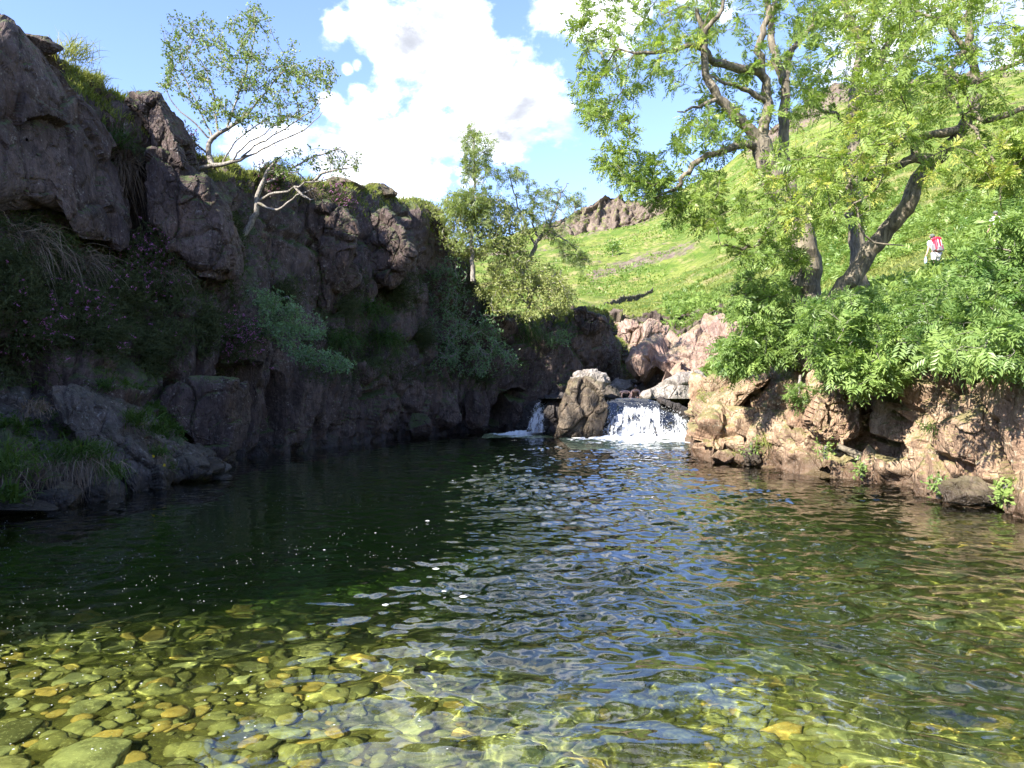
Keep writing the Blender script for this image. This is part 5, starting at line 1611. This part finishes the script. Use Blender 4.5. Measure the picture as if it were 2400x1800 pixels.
c = np.repeat(np.array([v[:, :2].mean(0) for v in np.split(VV, 5200)]), len(base_shapes[0][0]), 0)
VV[:, 2] += bed_z(c[:, 0], c[:, 1]) + .012
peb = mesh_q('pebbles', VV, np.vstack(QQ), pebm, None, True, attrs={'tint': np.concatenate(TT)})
tag(peb, 'small pebbles covering the bed of the pool', 'pebbles', None, 'stuff')
peb.cycles.is_caustics_receiver = True

rw = np.random.default_rng(5)
WAVES = []
for k in range(72):
    lam = math.exp(rw.uniform(math.log(.07), math.log(1.1)))
    a = math.pi / 2 + rw.normal() * .75
    WAVES.append((math.cos(a) * 2 * math.pi / lam, math.sin(a) * 2 * math.pi / lam, rw.uniform(0, 6.28), lam))


def wave_h(x, y):
    sh = x.shape
    P = np.stack([x.ravel(), y.ravel(), np.zeros(x.size)], -1)
    wx = x + .22 * fbm(P * .9, 2, 111).reshape(sh); wy = y + .22 * fbm(P * .9, 2, 112).reshape(sh)
    m1 = .55 + .9 * fbm(P * .35, 3, 113).reshape(sh)
    m2 = .55 + .9 * fbm(P * (.8, .5, 1), 3, 114).reshape(sh)
    # calm in the lee of the crag, livelier in the current down the middle and to the right
    act = .36 + 1.15 * sstep(-2.6, .6, x + .10 * (y - 6)) + .25 * sstep(14, 24, y)
    act = act * (.8 + .2 * sstep(3., 7., y)) * (1 + .2 * sstep(6.5, 10., y) * sstep(-2., .5, x))
    h = 0
    for i, (kx, ky, ph, lam) in enumerate(WAVES):
        fg_ = (1 - .62 * (1 - sstep(3.6, 6.5, y)) * (1 - sstep(.6, 2.2, x))) if lam < .3 else 1.
        h = h + fg_ * lam * np.sin(kx * wx + ky * wy + ph) * (np.clip(m1, 0, 2) if i % 2 else np.clip(m2, 0, 2)) * (1 if lam < .6 else .55)
    h = h + 1.1 * fbm(P * (2.6, 4.2, 1), 3, 115).reshape(sh) * .25
    return h * act * .0053


NU, NY = 760, 860
yy = np.exp(np.linspace(math.log(.55), math.log(36.5), NY))
uu = np.linspace(-1, 1, NU)
GY = np.broadcast_to(yy[:, None], (NY, NU)).copy()
hw = np.minimum(GY + 2.6, 10.8)
GX = uu[None] * hw
ZW = wave_h(GX, GY)
top = np.stack([GX, GY, ZW], -1)
V = top.reshape(-1, 3)
Q = gridq(NY, NU)
i = np.arange(NY * NU).reshape(NY, NU)
loop = np.concatenate([i[0], i[1:, -1], i[-1, -2::-1], i[-2:0:-1, 0]])
nb = len(V)
low = V[loop].copy(); low[:, 2] = -5.
V = np.vstack([V, low])
k = np.arange(len(loop)); k2 = np.roll(k, -1)
side = np.stack([loop[k], nb + k, nb + k2, loop[k2]], -1)
me_q = np.vstack([Q, side])
# floor of the body of water as a fan of quads between the two long sides
bl = nb + np.arange(len(loop))
n0, n1 = NU, NY - 1
front = bl[:NU]; right = bl[NU:NU + NY - 1]; back = bl[NU + NY - 1:NU + NY - 1 + NU - 1]; left = bl[NU + NY - 1 + NU - 1:]
L_ = np.concatenate([[front[0]], left[::-1], [back[-1]]]); R__ = np.concatenate([[front[-1]], right])
fl = [(L_[j], L_[j + 1], R__[j + 1], R__[j]) for j in range(NY - 1)]
# front and back rows share their end corners only: fill them as strips on the same level
water = mesh_q('water', V, np.vstack([me_q, np.array(fl, np.int32)]), None, None, True)
wm, nt, b, out = new_mat('pool water')
N = NB(nt)
b.inputs['Base Color'].default_value = (.80, .96, .42, 1)
b.inputs['Transmission Weight'].default_value = 1.
b.inputs['Roughness'].default_value = 0.
b.inputs['IOR'].default_value = 1.45
p = N.pos()
water.data.materials.append(wm)
tag(water, 'clear green pool with rippled surface', None, None, 'structure')
water.cycles.is_caustics_caster = True

# flecks of froth drifting on the pool
foam_m = plain_mat('froth', (.82, .83, .82), .7, 0., .06, 30.)
fleck_m = plain_mat('froth fleck', (.6, .6, .56), .7, 0., .1, 30.)
rf = np.random.default_rng(51)
n = 1500
y = 3.4 + 9.5 * rf.random(n) ** .8
x = -.70 * y + rf.random(n) ** 1.25 * (.62 * y)
keep = fbm(np.stack([x * .6, y * .6, 0 * x], -1), 2, 121) > -.25
x, y = x[keep], y[keep]
n = len(x)
r = .0022 + .0036 * rf.random(n) ** 2.5
big = [(1002, 1222, .07), (1022, 1332, .075), (905, 1418, .06), (1060, 1128, .06), (1085, 1403, .09), (880, 1250, .03), (760, 1290, .03), (1040, 1385, .05)]
x = np.r_[x, [(q[0] - CX) / F * (CAMH * F / (q[1] - CY)) for q in big]]; y = np.r_[y, [CAMH * F / (q[1] - CY) for q in big]]; r = np.r_[r, [q[2] * .38 for q in big]]
n = len(x)
zc = wave_h(x, y) + .004
a = np.arange(7) / 7 * 2 * math.pi
rr = r[:, None] * rf.uniform(.6, 1.2, (n, 7))
ring = np.stack([x[:, None] + np.cos(a) * rr * 1.3, y[:, None] + np.sin(a) * rr, zc[:, None] + 0 * rr], -1)
cen = np.stack([x, y, zc + r * .35], -1)
V = np.concatenate([ring, cen[:, None]], 1).reshape(-1, 3)
b0 = np.arange(n)[:, None] * 8
k = np.arange(7)
T = np.stack([np.broadcast_to(b0 + k, (n, 7)), np.broadcast_to(b0 + (k + 1) % 7, (n, 7)), np.broadcast_to(b0 + 7, (n, 7))], -1).reshape(-1, 3)
tag(mesh_q('foam', V, T, fleck_m, None, True), 'small white flecks of froth drifting on the calm water', 'foam', None, 'stuff')


# ---- the falls
def fall_mat():
    m, nt, b, out = new_mat('falling water')
    N = NB(nt)
    u, v = N.attr('fu'), N.attr('fv')
    c = N.n('ShaderNodeCombineXYZ')
    N.set(c.inputs[0], N.math('MULTIPLY', u, 6.5)); N.set(c.inputs[1], N.math('MULTIPLY', v, .8))
    s1 = N.noise(c.outputs[0], 5., 6, .68, .35)
    s2 = N.noise(N.pos(), 11., 6, .8)
    w = N.math('ADD', N.math('MULTIPLY', s1, .95), N.math('MULTIPLY', s2, .35))
    w = N.math('ADD', w, N.math('MULTIPLY', N.attr('fw'), .62))
    mask = N.ramp(w, .76, .92)
    b.inputs['Base Color'].default_value = (.74, .76, .78, 1)
    b.inputs['Roughness'].default_value = .45
    N.set(b.inputs['Normal'], N.bump(N.math('ADD', s1, N.noise(N.pos(), 14., 6, .75)), .9, .12))
    tr = N.n('ShaderNodeBsdfTransparent'); tr.inputs[0].default_value = (.75, .8, .78, 1)
    gl = N.n('ShaderNodeBsdfGlossy'); gl.inputs[1].default_value = .12
    mx = N.n('ShaderNodeMixShader'); mx.inputs[0].default_value = .16
    nt.links.new(tr.outputs[0], mx.inputs[1]); nt.links.new(gl.outputs[0], mx.inputs[2])
    m2 = N.n('ShaderNodeMixShader')
    N.set(m2.inputs[0], mask)
    nt.links.new(mx.outputs[0], m2.inputs[1]); nt.links.new(b.outputs[0], m2.inputs[2])
    nt.links.new(m2.outputs[0], out.inputs[0])
    return m


fallm = fall_mat()


def waterfall(topc, botc, dark, label, seed, nsp, spray_r, rough=.07):
    nu, nv = 150, 90
    tu = catmull(topc, nu, 0); bu = catmull(botc, nu, 0)
    v = np.linspace(0, 1, nv)[:, None]
    ptop = WN(tu); pbot = WN(bu)
    X = ptop[:, 0] + (pbot[:, 0] - ptop[:, 0]) * v ** .9
    Y = ptop[:, 1] + (pbot[:, 1] - ptop[:, 1]) * (v * .35 + .65 * v ** .7)
    Z = ptop[:, 2] + (pbot[:, 2] - ptop[:, 2]) * v ** 1.45
    G = np.stack([X, Y, Z], -1)
    U = np.broadcast_to(np.linspace(0, 1, nu)[None], X.shape); Vv = np.broadcast_to(v, X.shape)
    P = G.reshape(-1, 3)
    q = np.stack([U.ravel() * 14 * abs(topc[-1][0] - topc[0][0]) / 180, Vv.ravel() * 3, 0 * U.ravel() + seed], -1)
    G = G + (np.array([0, -1., .25]) * (rough * 1.6 * fbm(q, 4, seed) + rough * .8 * fbm(P * 6, 3, seed + 3))[:, None] * (.25 + Vv.ravel()[:, None])).reshape(G.shape)
    fw = .06 + .30 * sstep(.05, .45, Vv) - .5 * (np.exp(-(U / .09) ** 2) + np.exp(-((1 - U) / .07) ** 2))
    for (du, dv, su, sv, k) in dark:
        fw = fw - k * np.exp(-((U - du) / su) ** 2 - ((Vv - dv) / sv) ** 2)
    rng = np.random.default_rng(seed)
    base = np.array([G[-1, :, 0].mean(), G[-1, :, 1].mean(), 0.])
    root = empty('waterfall', base, label, 'waterfall')
    mesh_q('falling_water', G.reshape(-1, 3), gridq(nv, nu), fallm, root, True, base, attrs={'fu': U.ravel() * abs(topc[-1][0] - topc[0][0]) / 180, 'fv': Vv.ravel(), 'fw': fw.ravel()})
    # drops thrown off the sheet
    ii = (rng.random(nsp) ** .6 * (nv - 1)).astype(int); jj = rng.integers(0, nu, nsp)
    okk = fw[ii, jj] > -.1
    c = G[ii, jj][okk] + rng.normal(size=(okk.sum(), 3)) * np.array([.05, .07, .06]) + (0, -.07, .03)
    V, T = ICO[2]
    V = V[:12] if False else V
    oc = np.array([(1, 0, 0), (-1, 0, 0), (0, 1, 0), (0, -1, 0), (0, 0, 1), (0, 0, -1)], float)
    of = np.array([(0, 2, 4), (2, 1, 4), (1, 3, 4), (3, 0, 4), (2, 0, 5), (1, 2, 5), (3, 1, 5), (0, 3, 5)])
    r = spray_r * rng.uniform(.4, 1.2, len(c))
    VV = (c[:, None] + oc[None] * r[:, None, None] * np.array([.8, .8, 1.5])).reshape(-1, 3)
    TT = (of[None] + (np.arange(len(c)) * 6)[:, None, None]).reshape(-1, 3)
    sp = mesh_q('spray', VV, TT, foam_m, root, True, base)
    sp['kind'] = 'stuff'
    return G


Gm = waterfall([(1426, 936, 31.0), (1446, 933, 31.1), (1480, 932, 31.2), (1520, 934, 31.2), (1552, 941, 31.1), (1578, 955, 31.), (1598, 972, 30.8), (1612, 992, 30.6)],
               [(1402, 1027, 29.6), (1432, 1028, 29.4), (1470, 1029, 29.2), (1515, 1030, 29.1), (1555, 1031, 29.1), (1590, 1031, 29.2), (1612, 1030, 29.4), (1626, 1028, 29.6)],
               [(.16, .30, .05, .22, .5), (.33, .22, .12, .16, .55), (.62, .55, .06, .2, .6), (.56, .2, .1, .12, .3), (.72, .22, .1, .1, .25)],
               'broad white waterfall pouring into the pool right of the brown boulder', 61, 900, .013)
Gl = waterfall([(1262, 942, 32.4), (1270, 940, 32.4), (1279, 943, 32.4), (1287, 948, 32.4)], [(1234, 1013, 31.2), (1248, 1014, 31.1), (1262, 1014, 31.1), (1275, 1013, 31.1)],
               [(.9, .3, .2, .3, .3)], 'narrow white waterfall between black rocks left of the brown boulder', 62, 350, .014, .05)
# the rock step the water slides over
stp = Gm[:, ::2].copy(); stp[..., 1] += .22; stp[..., 2] -= .07
n_ = np.array([0, -1., 0])
q = stp.reshape(-1, 3)
q = q + n_ * (facet(q, (.5, .5, .4), .14, 64, .2, .2))[:, None]
tag(mesh_q('rock_step', q, gridq(*stp.shape[:2]), M['wetrock'], smooth=False, origin=q.mean(0)), 'dark rock step showing through the broad waterfall', 'rock')
stp = Gl[:, ::3].copy(); stp[..., 1] += .25; stp = np.concatenate([stp, stp[:, -1:] + (.3, .3, 0)], 1)
tag(mesh_q('rock_step', stp.reshape(-1, 3), gridq(*stp.shape[:2]), M['wetrock'], smooth=False, origin=stp.reshape(-1, 3).mean(0)), 'dark rock step behind the narrow waterfall', 'rock')

# stream above the falls
xs = np.linspace(1.2, 14, 60); ys = np.linspace(31., 62, 90)
GX, GY = np.meshgrid(xs, ys)
GZ = 1.53 + .02 * fbm(np.stack([GX * 2, GY * 2, 0 * GX], -1).reshape(-1, 3), 3, 131).reshape(GX.shape) - .0 * GY
sm, nt, b, out = new_mat('stream water')
b.inputs['Base Color'].default_value = (.06, .07, .04, 1); b.inputs['Roughness'].default_value = .08
tag(mesh_q('stream', np.stack([GX, GY, GZ], -1).reshape(-1, 3), gridq(*GX.shape), sm), 'stream above the waterfalls', None, None, 'structure')


def froth(x0, x1, y0, y1, cx, cy_, rx, ry, label, seed, n):
    """churned white water at the foot of a fall: many low bubbles merging"""
    rng = np.random.default_rng(seed)
    nx, ny = 150, 110
    X, Y = np.meshgrid(np.linspace(x0, x1, nx), np.linspace(y0, y1, ny))
    P = np.stack([X, Y, 0 * X], -1).reshape(-1, 3)
    e = 1 - np.hypot((X - cx) / rx, (Y - cy_) / ry)
    f = e * 1.15 - .12 + .95 * fbm(P * (1.4, 2.2, 1), 4, seed).reshape(X.shape)
    Z = .03 * np.clip(f, -1.2, .7) + .06 * fbm(P * 4, 4, seed + 1).reshape(X.shape) * np.clip(f, 0, 1) - .005
    Z = Z + .16 * np.exp(-((Y - cy_ + .1) / .3) ** 2) * np.clip(e * 2, 0, 1) * (.5 + fbm(P * 5, 4, seed + 2).reshape(X.shape))
    Z = np.where(f < .0, -.12, Z)
    return tag(mesh_q('foam', np.stack([X, Y, Z], -1).reshape(-1, 3), gridq(ny, nx), foam_m, smooth=True), label, 'foam', None, 'stuff')


froth(1.8, 8., 23., 30.6, 5.1, 29.3, 2.9, 3.6, 'churned white foam at the foot of the broad waterfall', 141, 0)
froth(-1.2, 2.4, 29.6, 33.2, .55, 32.4, 1.5, 1.1, 'churned white foam at the foot of the narrow waterfall', 142, 0)


# ------------------------------------------------------------------ people
def skin_mesh(name, J, E, mat, parent, sub=2, root=0):
    """one continuous surface grown round a skeleton: J = [(x, y, z, r)], E = edges"""
    me = bpy.data.meshes.new(name)
    me.from_pydata([j[:3] for j in J], E, [])
    o = bpy.data.objects.new(name, me)
    col.objects.link(o)
    o.parent = parent
    md = o.modifiers.new('skin', 'SKIN')
    md.use_smooth_shade = True
    sv = me.skin_vertices[0].data
    for k, j in enumerate(J):
        r = j[3]
        sv[k].radius = (r, j[4]) if len(j) > 4 else (r, r)
        sv[k].use_root = k == root
    ss = o.modifiers.new('smooth', 'SUBSURF'); ss.levels = sub; ss.render_levels = sub
    me.materials.append(mat)
    return o


skin_m = plain_mat('skin', (.55, .33, .24), .55, 0, .1)
hair_m = plain_mat('dark hair', (.03, .022, .018), .6)
white_m = plain_mat('white cotton', (.78, .76, .74), .8, 0, .06)
grey_m = plain_mat('pale grey cotton', (.55, .54, .52), .8, 0, .08)
red_m = plain_mat('red nylon', (.55, .02, .045), .55, 0, .15)
dgrey_m = plain_mat('grey nylon', (.16, .15, .15), .6, 0, .15)
strap_m = plain_mat('silver webbing', (.6, .58, .55), .5)
cap_m = plain_mat('camouflage cap', (.10, .11, .09), .8, 0, .6, 60.)
blue_m = plain_mat('blue plastic', (.35, .55, .75), .25)
black_m = plain_mat('black swimwear', (.012, .012, .014), .5)
shoe_m = plain_mat('shoe', (.12, .09, .07), .7)


def lathe_blob(name, c, r, mat, parent, zmin=-1., seed=0):
    V, T = ICO[3]
    V = V.copy()
    V[:, 2] = np.maximum(V[:, 2], zmin)
    P = V * np.asarray(r) + np.asarray(c)
    me = bpy.data.meshes.new(name); me.from_pydata([tuple(v) for v in P], [], [tuple(t) for t in T])
    me.polygons.foreach_set('use_smooth', np.ones(len(T), bool)); me.materials.append(mat)
    o = bpy.data.objects.new(name, me); col.objects.link(o); o.parent = parent
    return o


def hiker(loc, rotz, label, shirt, s=1.):
    root = empty('person', loc, label, 'person')
    root.rotation_euler.z = rotz; root.scale = (s, s, s)
    lean = .16
    J = [(0, 0, .92, .15, .11), (0, .05, 1.12, .145, .105), (0, .13, 1.36, .17, .11), (0, .17, 1.47, .075), (0, .22, 1.56, .055), (0, .26, 1.66, .10, .11), (0, .27, 1.74, .085),
         (.10, 0, .86, .10), (.12, .10, .50, .068), (.12, .02, .10, .045), (.12, .10, .03, .04), (.12, .19, .02, .03),
         (-.10, 0, .86, .10), (-.13, -.02, .48, .068), (-.13, -.16, .12, .045), (-.13, -.09, .03, .04), (-.13, 0., .02, .03),
         (.21, .15, 1.41, .06), (.30, .10, 1.14, .045), (.36, .20, .92, .033), (.375, .25, .86, .035, .022),
         (-.21, .15, 1.41, .06), (-.28, .10, 1.13, .045), (-.32, .16, .90, .033), (-.325, .19, .84, .035, .022)]
    E = [(0, 1), (1, 2), (2, 3), (3, 4), (4, 5), (5, 6), (0, 7), (7, 8), (8, 9), (9, 10), (10, 11), (0, 12), (12, 13), (13, 14), (14, 15), (15, 16),
         (2, 17), (17, 18), (18, 19), (19, 20), (2, 21), (21, 22), (22, 23), (23, 24)]
    hands = []
    for hx, base in ((1, 20), (-1, 24)):
        bx, by, bz = J[base][:3]
        for k, (dx, dy, L) in enumerate([(.022, .012, .075), (.008, .012, .085), (-.006, .01, .08), (-.02, .006, .065), (.03, .03, .05)]):
            J.append((bx + dx * hx, by + dy + .02, bz - L * .55, .0095)); J.append((bx + dx * hx, by + dy + .045, bz - L, .008))
            E += [(base, len(J) - 2), (len(J) - 2, len(J) - 1)]
    skin_mesh('body', J, E, skin_m, root)
    T = [(0, -.005, .93, .17, .135), (0, .05, 1.13, .168, .13), (0, .125, 1.36, .195, .135), (0, .165, 1.46, .095), (.215, .15, 1.41, .082), (.27, .12, 1.24, .075), (-.215, .15, 1.41, .082), (-.26, .12, 1.23, .075)]
    skin_mesh('shirt', T, [(0, 1), (1, 2), (2, 3), (2, 4), (4, 5), (2, 6), (6, 7)], shirt, root)
    S = [(0, 0, .93, .168, .13), (.105, .0, .84, .122), (.12, .085, .56, .098), (-.105, 0, .84, .122), (-.13, -.015, .55, .098)]
    skin_mesh('shorts', S, [(0, 1), (1, 2), (0, 3), (3, 4)], grey_m, root)
    lathe_blob('hair', (0, .235, 1.66), (.098, .10, .10), hair_m, root)
    lathe_blob('cap', (0, .255, 1.695), (.108, .118, .10), cap_m, root, -.1)
    lathe_blob('cap_brim', (0, .37, 1.69), (.075, .085, .012), cap_m, root)
    lathe_blob('nose', (0, .375, 1.645), (.014, .02, .02), skin_m, root)
    for sx in (-1, 1):
        lathe_blob('ear', (sx * .103, .26, 1.655), (.014, .022, .032), skin_m, root)
        lathe_blob('eye', (sx * .034, .362, 1.67), (.012, .01, .009), hair_m, root)
        lathe_blob('shoe', (sx * .125, (.11 if sx > 0 else -.08), .035), (.05, .13, .05), shoe_m, root)
    lathe_blob('mouth', (0, .36, 1.612), (.025, .01, .006), skin_m, root)
    return root


def rbox(name, c, s, mat, parent, bev=.05, taper=1., rot=(0, 0, 0)):
    bm = bmesh.new()
    bmesh.ops.create_cube(bm, size=1)
    for v in bm.verts:
        k = taper if v.co.z > 0 else 1
        v.co = Vector((v.co.x * s[0] * k, v.co.y * s[1], v.co.z * s[2]))
    bmesh.ops.bevel(bm, geom=bm.edges[:], offset=bev, segments=3, affect='EDGES', profile=.6)
    me = bpy.data.meshes.new(name); bm.to_mesh(me); bm.free()
    me.polygons.foreach_set('use_smooth', np.ones(len(me.polygons), bool))
    me.materials.append(mat)
    o = bpy.data.objects.new(name, me); col.objects.link(o)
    o.parent = parent; o.location = c; o.rotation_euler = rot
    return o


hx = (2194 - CX) / F * 33
hz = ground_z(hx, 33.) + .08
h1 = hiker((hx, 33., hz), .12, 'hiker in pale shorts and cap walking away uphill with a red pack', white_m)
bp = empty('backpack', h1.location, 'red and grey rucksack on the back of the hiker in the cap', 'backpack')
bp.rotation_euler.z = .12
til = -.26
rbox('pack_body', (0, -.10, 1.24), (.34, .24, .50), red_m, bp, .06, .92, (til, 0, .12))
rbox('lid', (-.02, -.04, 1.50), (.36, .27, .12), red_m, bp, .045, .95, (til, 0, .2))
rbox('lower_pocket', (0, -.22, 1.06), (.28, .12, .24), dgrey_m, bp, .05, .9, (til, 0, .12))
for sx in (-1, 1):
    rbox('side_pocket', (sx * .19, -.10, 1.12), (.08, .18, .30), dgrey_m, bp, .03, .9, (til, 0, .12))
    rbox('shoulder_strap', (sx * .12, .10, 1.42), (.05, .30, .03), dgrey_m, bp, .01, 1., (-.5, 0, 0))
rbox('webbing_strap', (-.06, -.235, 1.30), (.035, .02, .36), strap_m, bp, .006, 1., (til, 0, .12))
rbox('webbing_strap', (.08, -.225, 1.32), (.02, .02, .28), strap_m, bp, .004, 1., (til, 0, .12))
bo = empty('water_bottle', (hx - .35, 33.19, hz + .60), 'pale blue bottle held low in the left hand of the hiker', 'bottle')
lathe_blob('bottle_body', (0, 0, 0), (.06, .06, .14), blue_m, bo); lathe_blob('cap', (0, 0, .17), (.025, .025, .035), white_m, bo)
lathe_blob('bottle_neck', (0, 0, .14), (.03, .03, .05), blue_m, bo)
x2 = (2338 - CX) / F * 36
h2 = hiker((x2, 36., ground_z(x2, 36.) + .1), -.2, 'hiker in a white shirt mostly hidden by the leaves at the right', white_m)


def bather(loc, label, J, suit, hairc, s=1.):
    root = empty('person', loc, label, 'person')
    root.scale = (s, s, s)
    E = [(0, 1), (1, 2), (2, 3), (3, 4), (2, 5), (5, 6), (6, 7), (2, 8), (8, 9), (9, 10), (0, 11), (11, 12), (12, 13), (0, 14), (14, 15), (15, 16)]
    J = list(J)
    for hx_, base in ((1, 7), (-1, 10)):
        bx, by, bz = J[base][:3]
        for dx, L in ((.03, .07), (.012, .085), (-.006, .08), (-.024, .065), (.045, .04)):
            J.append((bx + dx * hx_, by - L, bz - .01, .009)); E.append((base, len(J) - 1))
    skin_mesh('body', J, E, skin_m, root)
    skin_mesh('swimwear', [(*J[0][:3], J[0][3] * 1.12), (*[(a + b) / 2 for a, b in zip(J[0][:3], J[1][:3])], J[1][3] * 1.1)] + ([(*J[1][:3], J[1][3] * 1.08)] if suit == 2 else []),
              [(0, 1)] + ([(1, 2)] if suit == 2 else []), black_m, root)
    c = J[4][:3]
    lathe_blob('hair', (c[0] + hairc[0], c[1] + hairc[1], c[2] + .03), (.115, .115, .115), hair_m, root)
    for sx in (-1, 1): lathe_blob('eye', (c[0] + sx * .035, c[1] - .10, c[2]), (.012, .01, .01), hair_m, root)
    lathe_blob('nose', (c[0], c[1] - .115, c[2] - .03), (.015, .02, .02), skin_m, root)
    return root


# one on hands and knees in the shallow water, one sitting up and leaning forward
bather(W(1464, 929, 36.) * (1, 1, 0) + (0, 0, 1.46), 'bather in a black swimsuit crouching sideways in the stream, dark hair hanging',
       [(.35, .1, .38, .14), (.12, .05, .45, .13), (-.12, 0, .48, .14), (-.25, -.02, .42, .055), (-.36, -.05, .36, .095), (-.14, -.15, .40, .05), (-.2, -.2, .22, .042), (-.22, -.25, .06, .034),
        (-.14, .15, .40, .05), (-.12, .2, .22, .042), (-.12, .15, .06, .034), (.38, -.02, .3, .09), (.2, -.1, .10, .06), (.5, -.1, .06, .04), (.38, .2, .3, .09), (.25, .25, .1, .06), (.55, .25, .06, .04)], 2, (-.03, .02), .85)
bather(W(1489, 929, 36.) * (1, 1, 0) + (0, 0, 1.46), 'bare shouldered bather leaning forward on both arms in the stream',
       [(0, .45, .22, .15), (0, .25, .42, .14), (0, .05, .52, .15), (0, -.02, .60, .055), (0, -.08, .70, .10), (.2, 0, .5, .055), (.24, -.08, .28, .045), (.25, -.15, .06, .035),
        (-.2, 0, .5, .055), (-.25, -.08, .28, .045), (-.26, -.15, .06, .035), (.12, .4, .15, .09), (.2, .1, .08, .07), (.2, .5, .05, .05), (-.12, .4, .15, .09), (-.2, .1, .08, .07), (-.2, .5, .05, .05)], 1, (0, .02), .85)
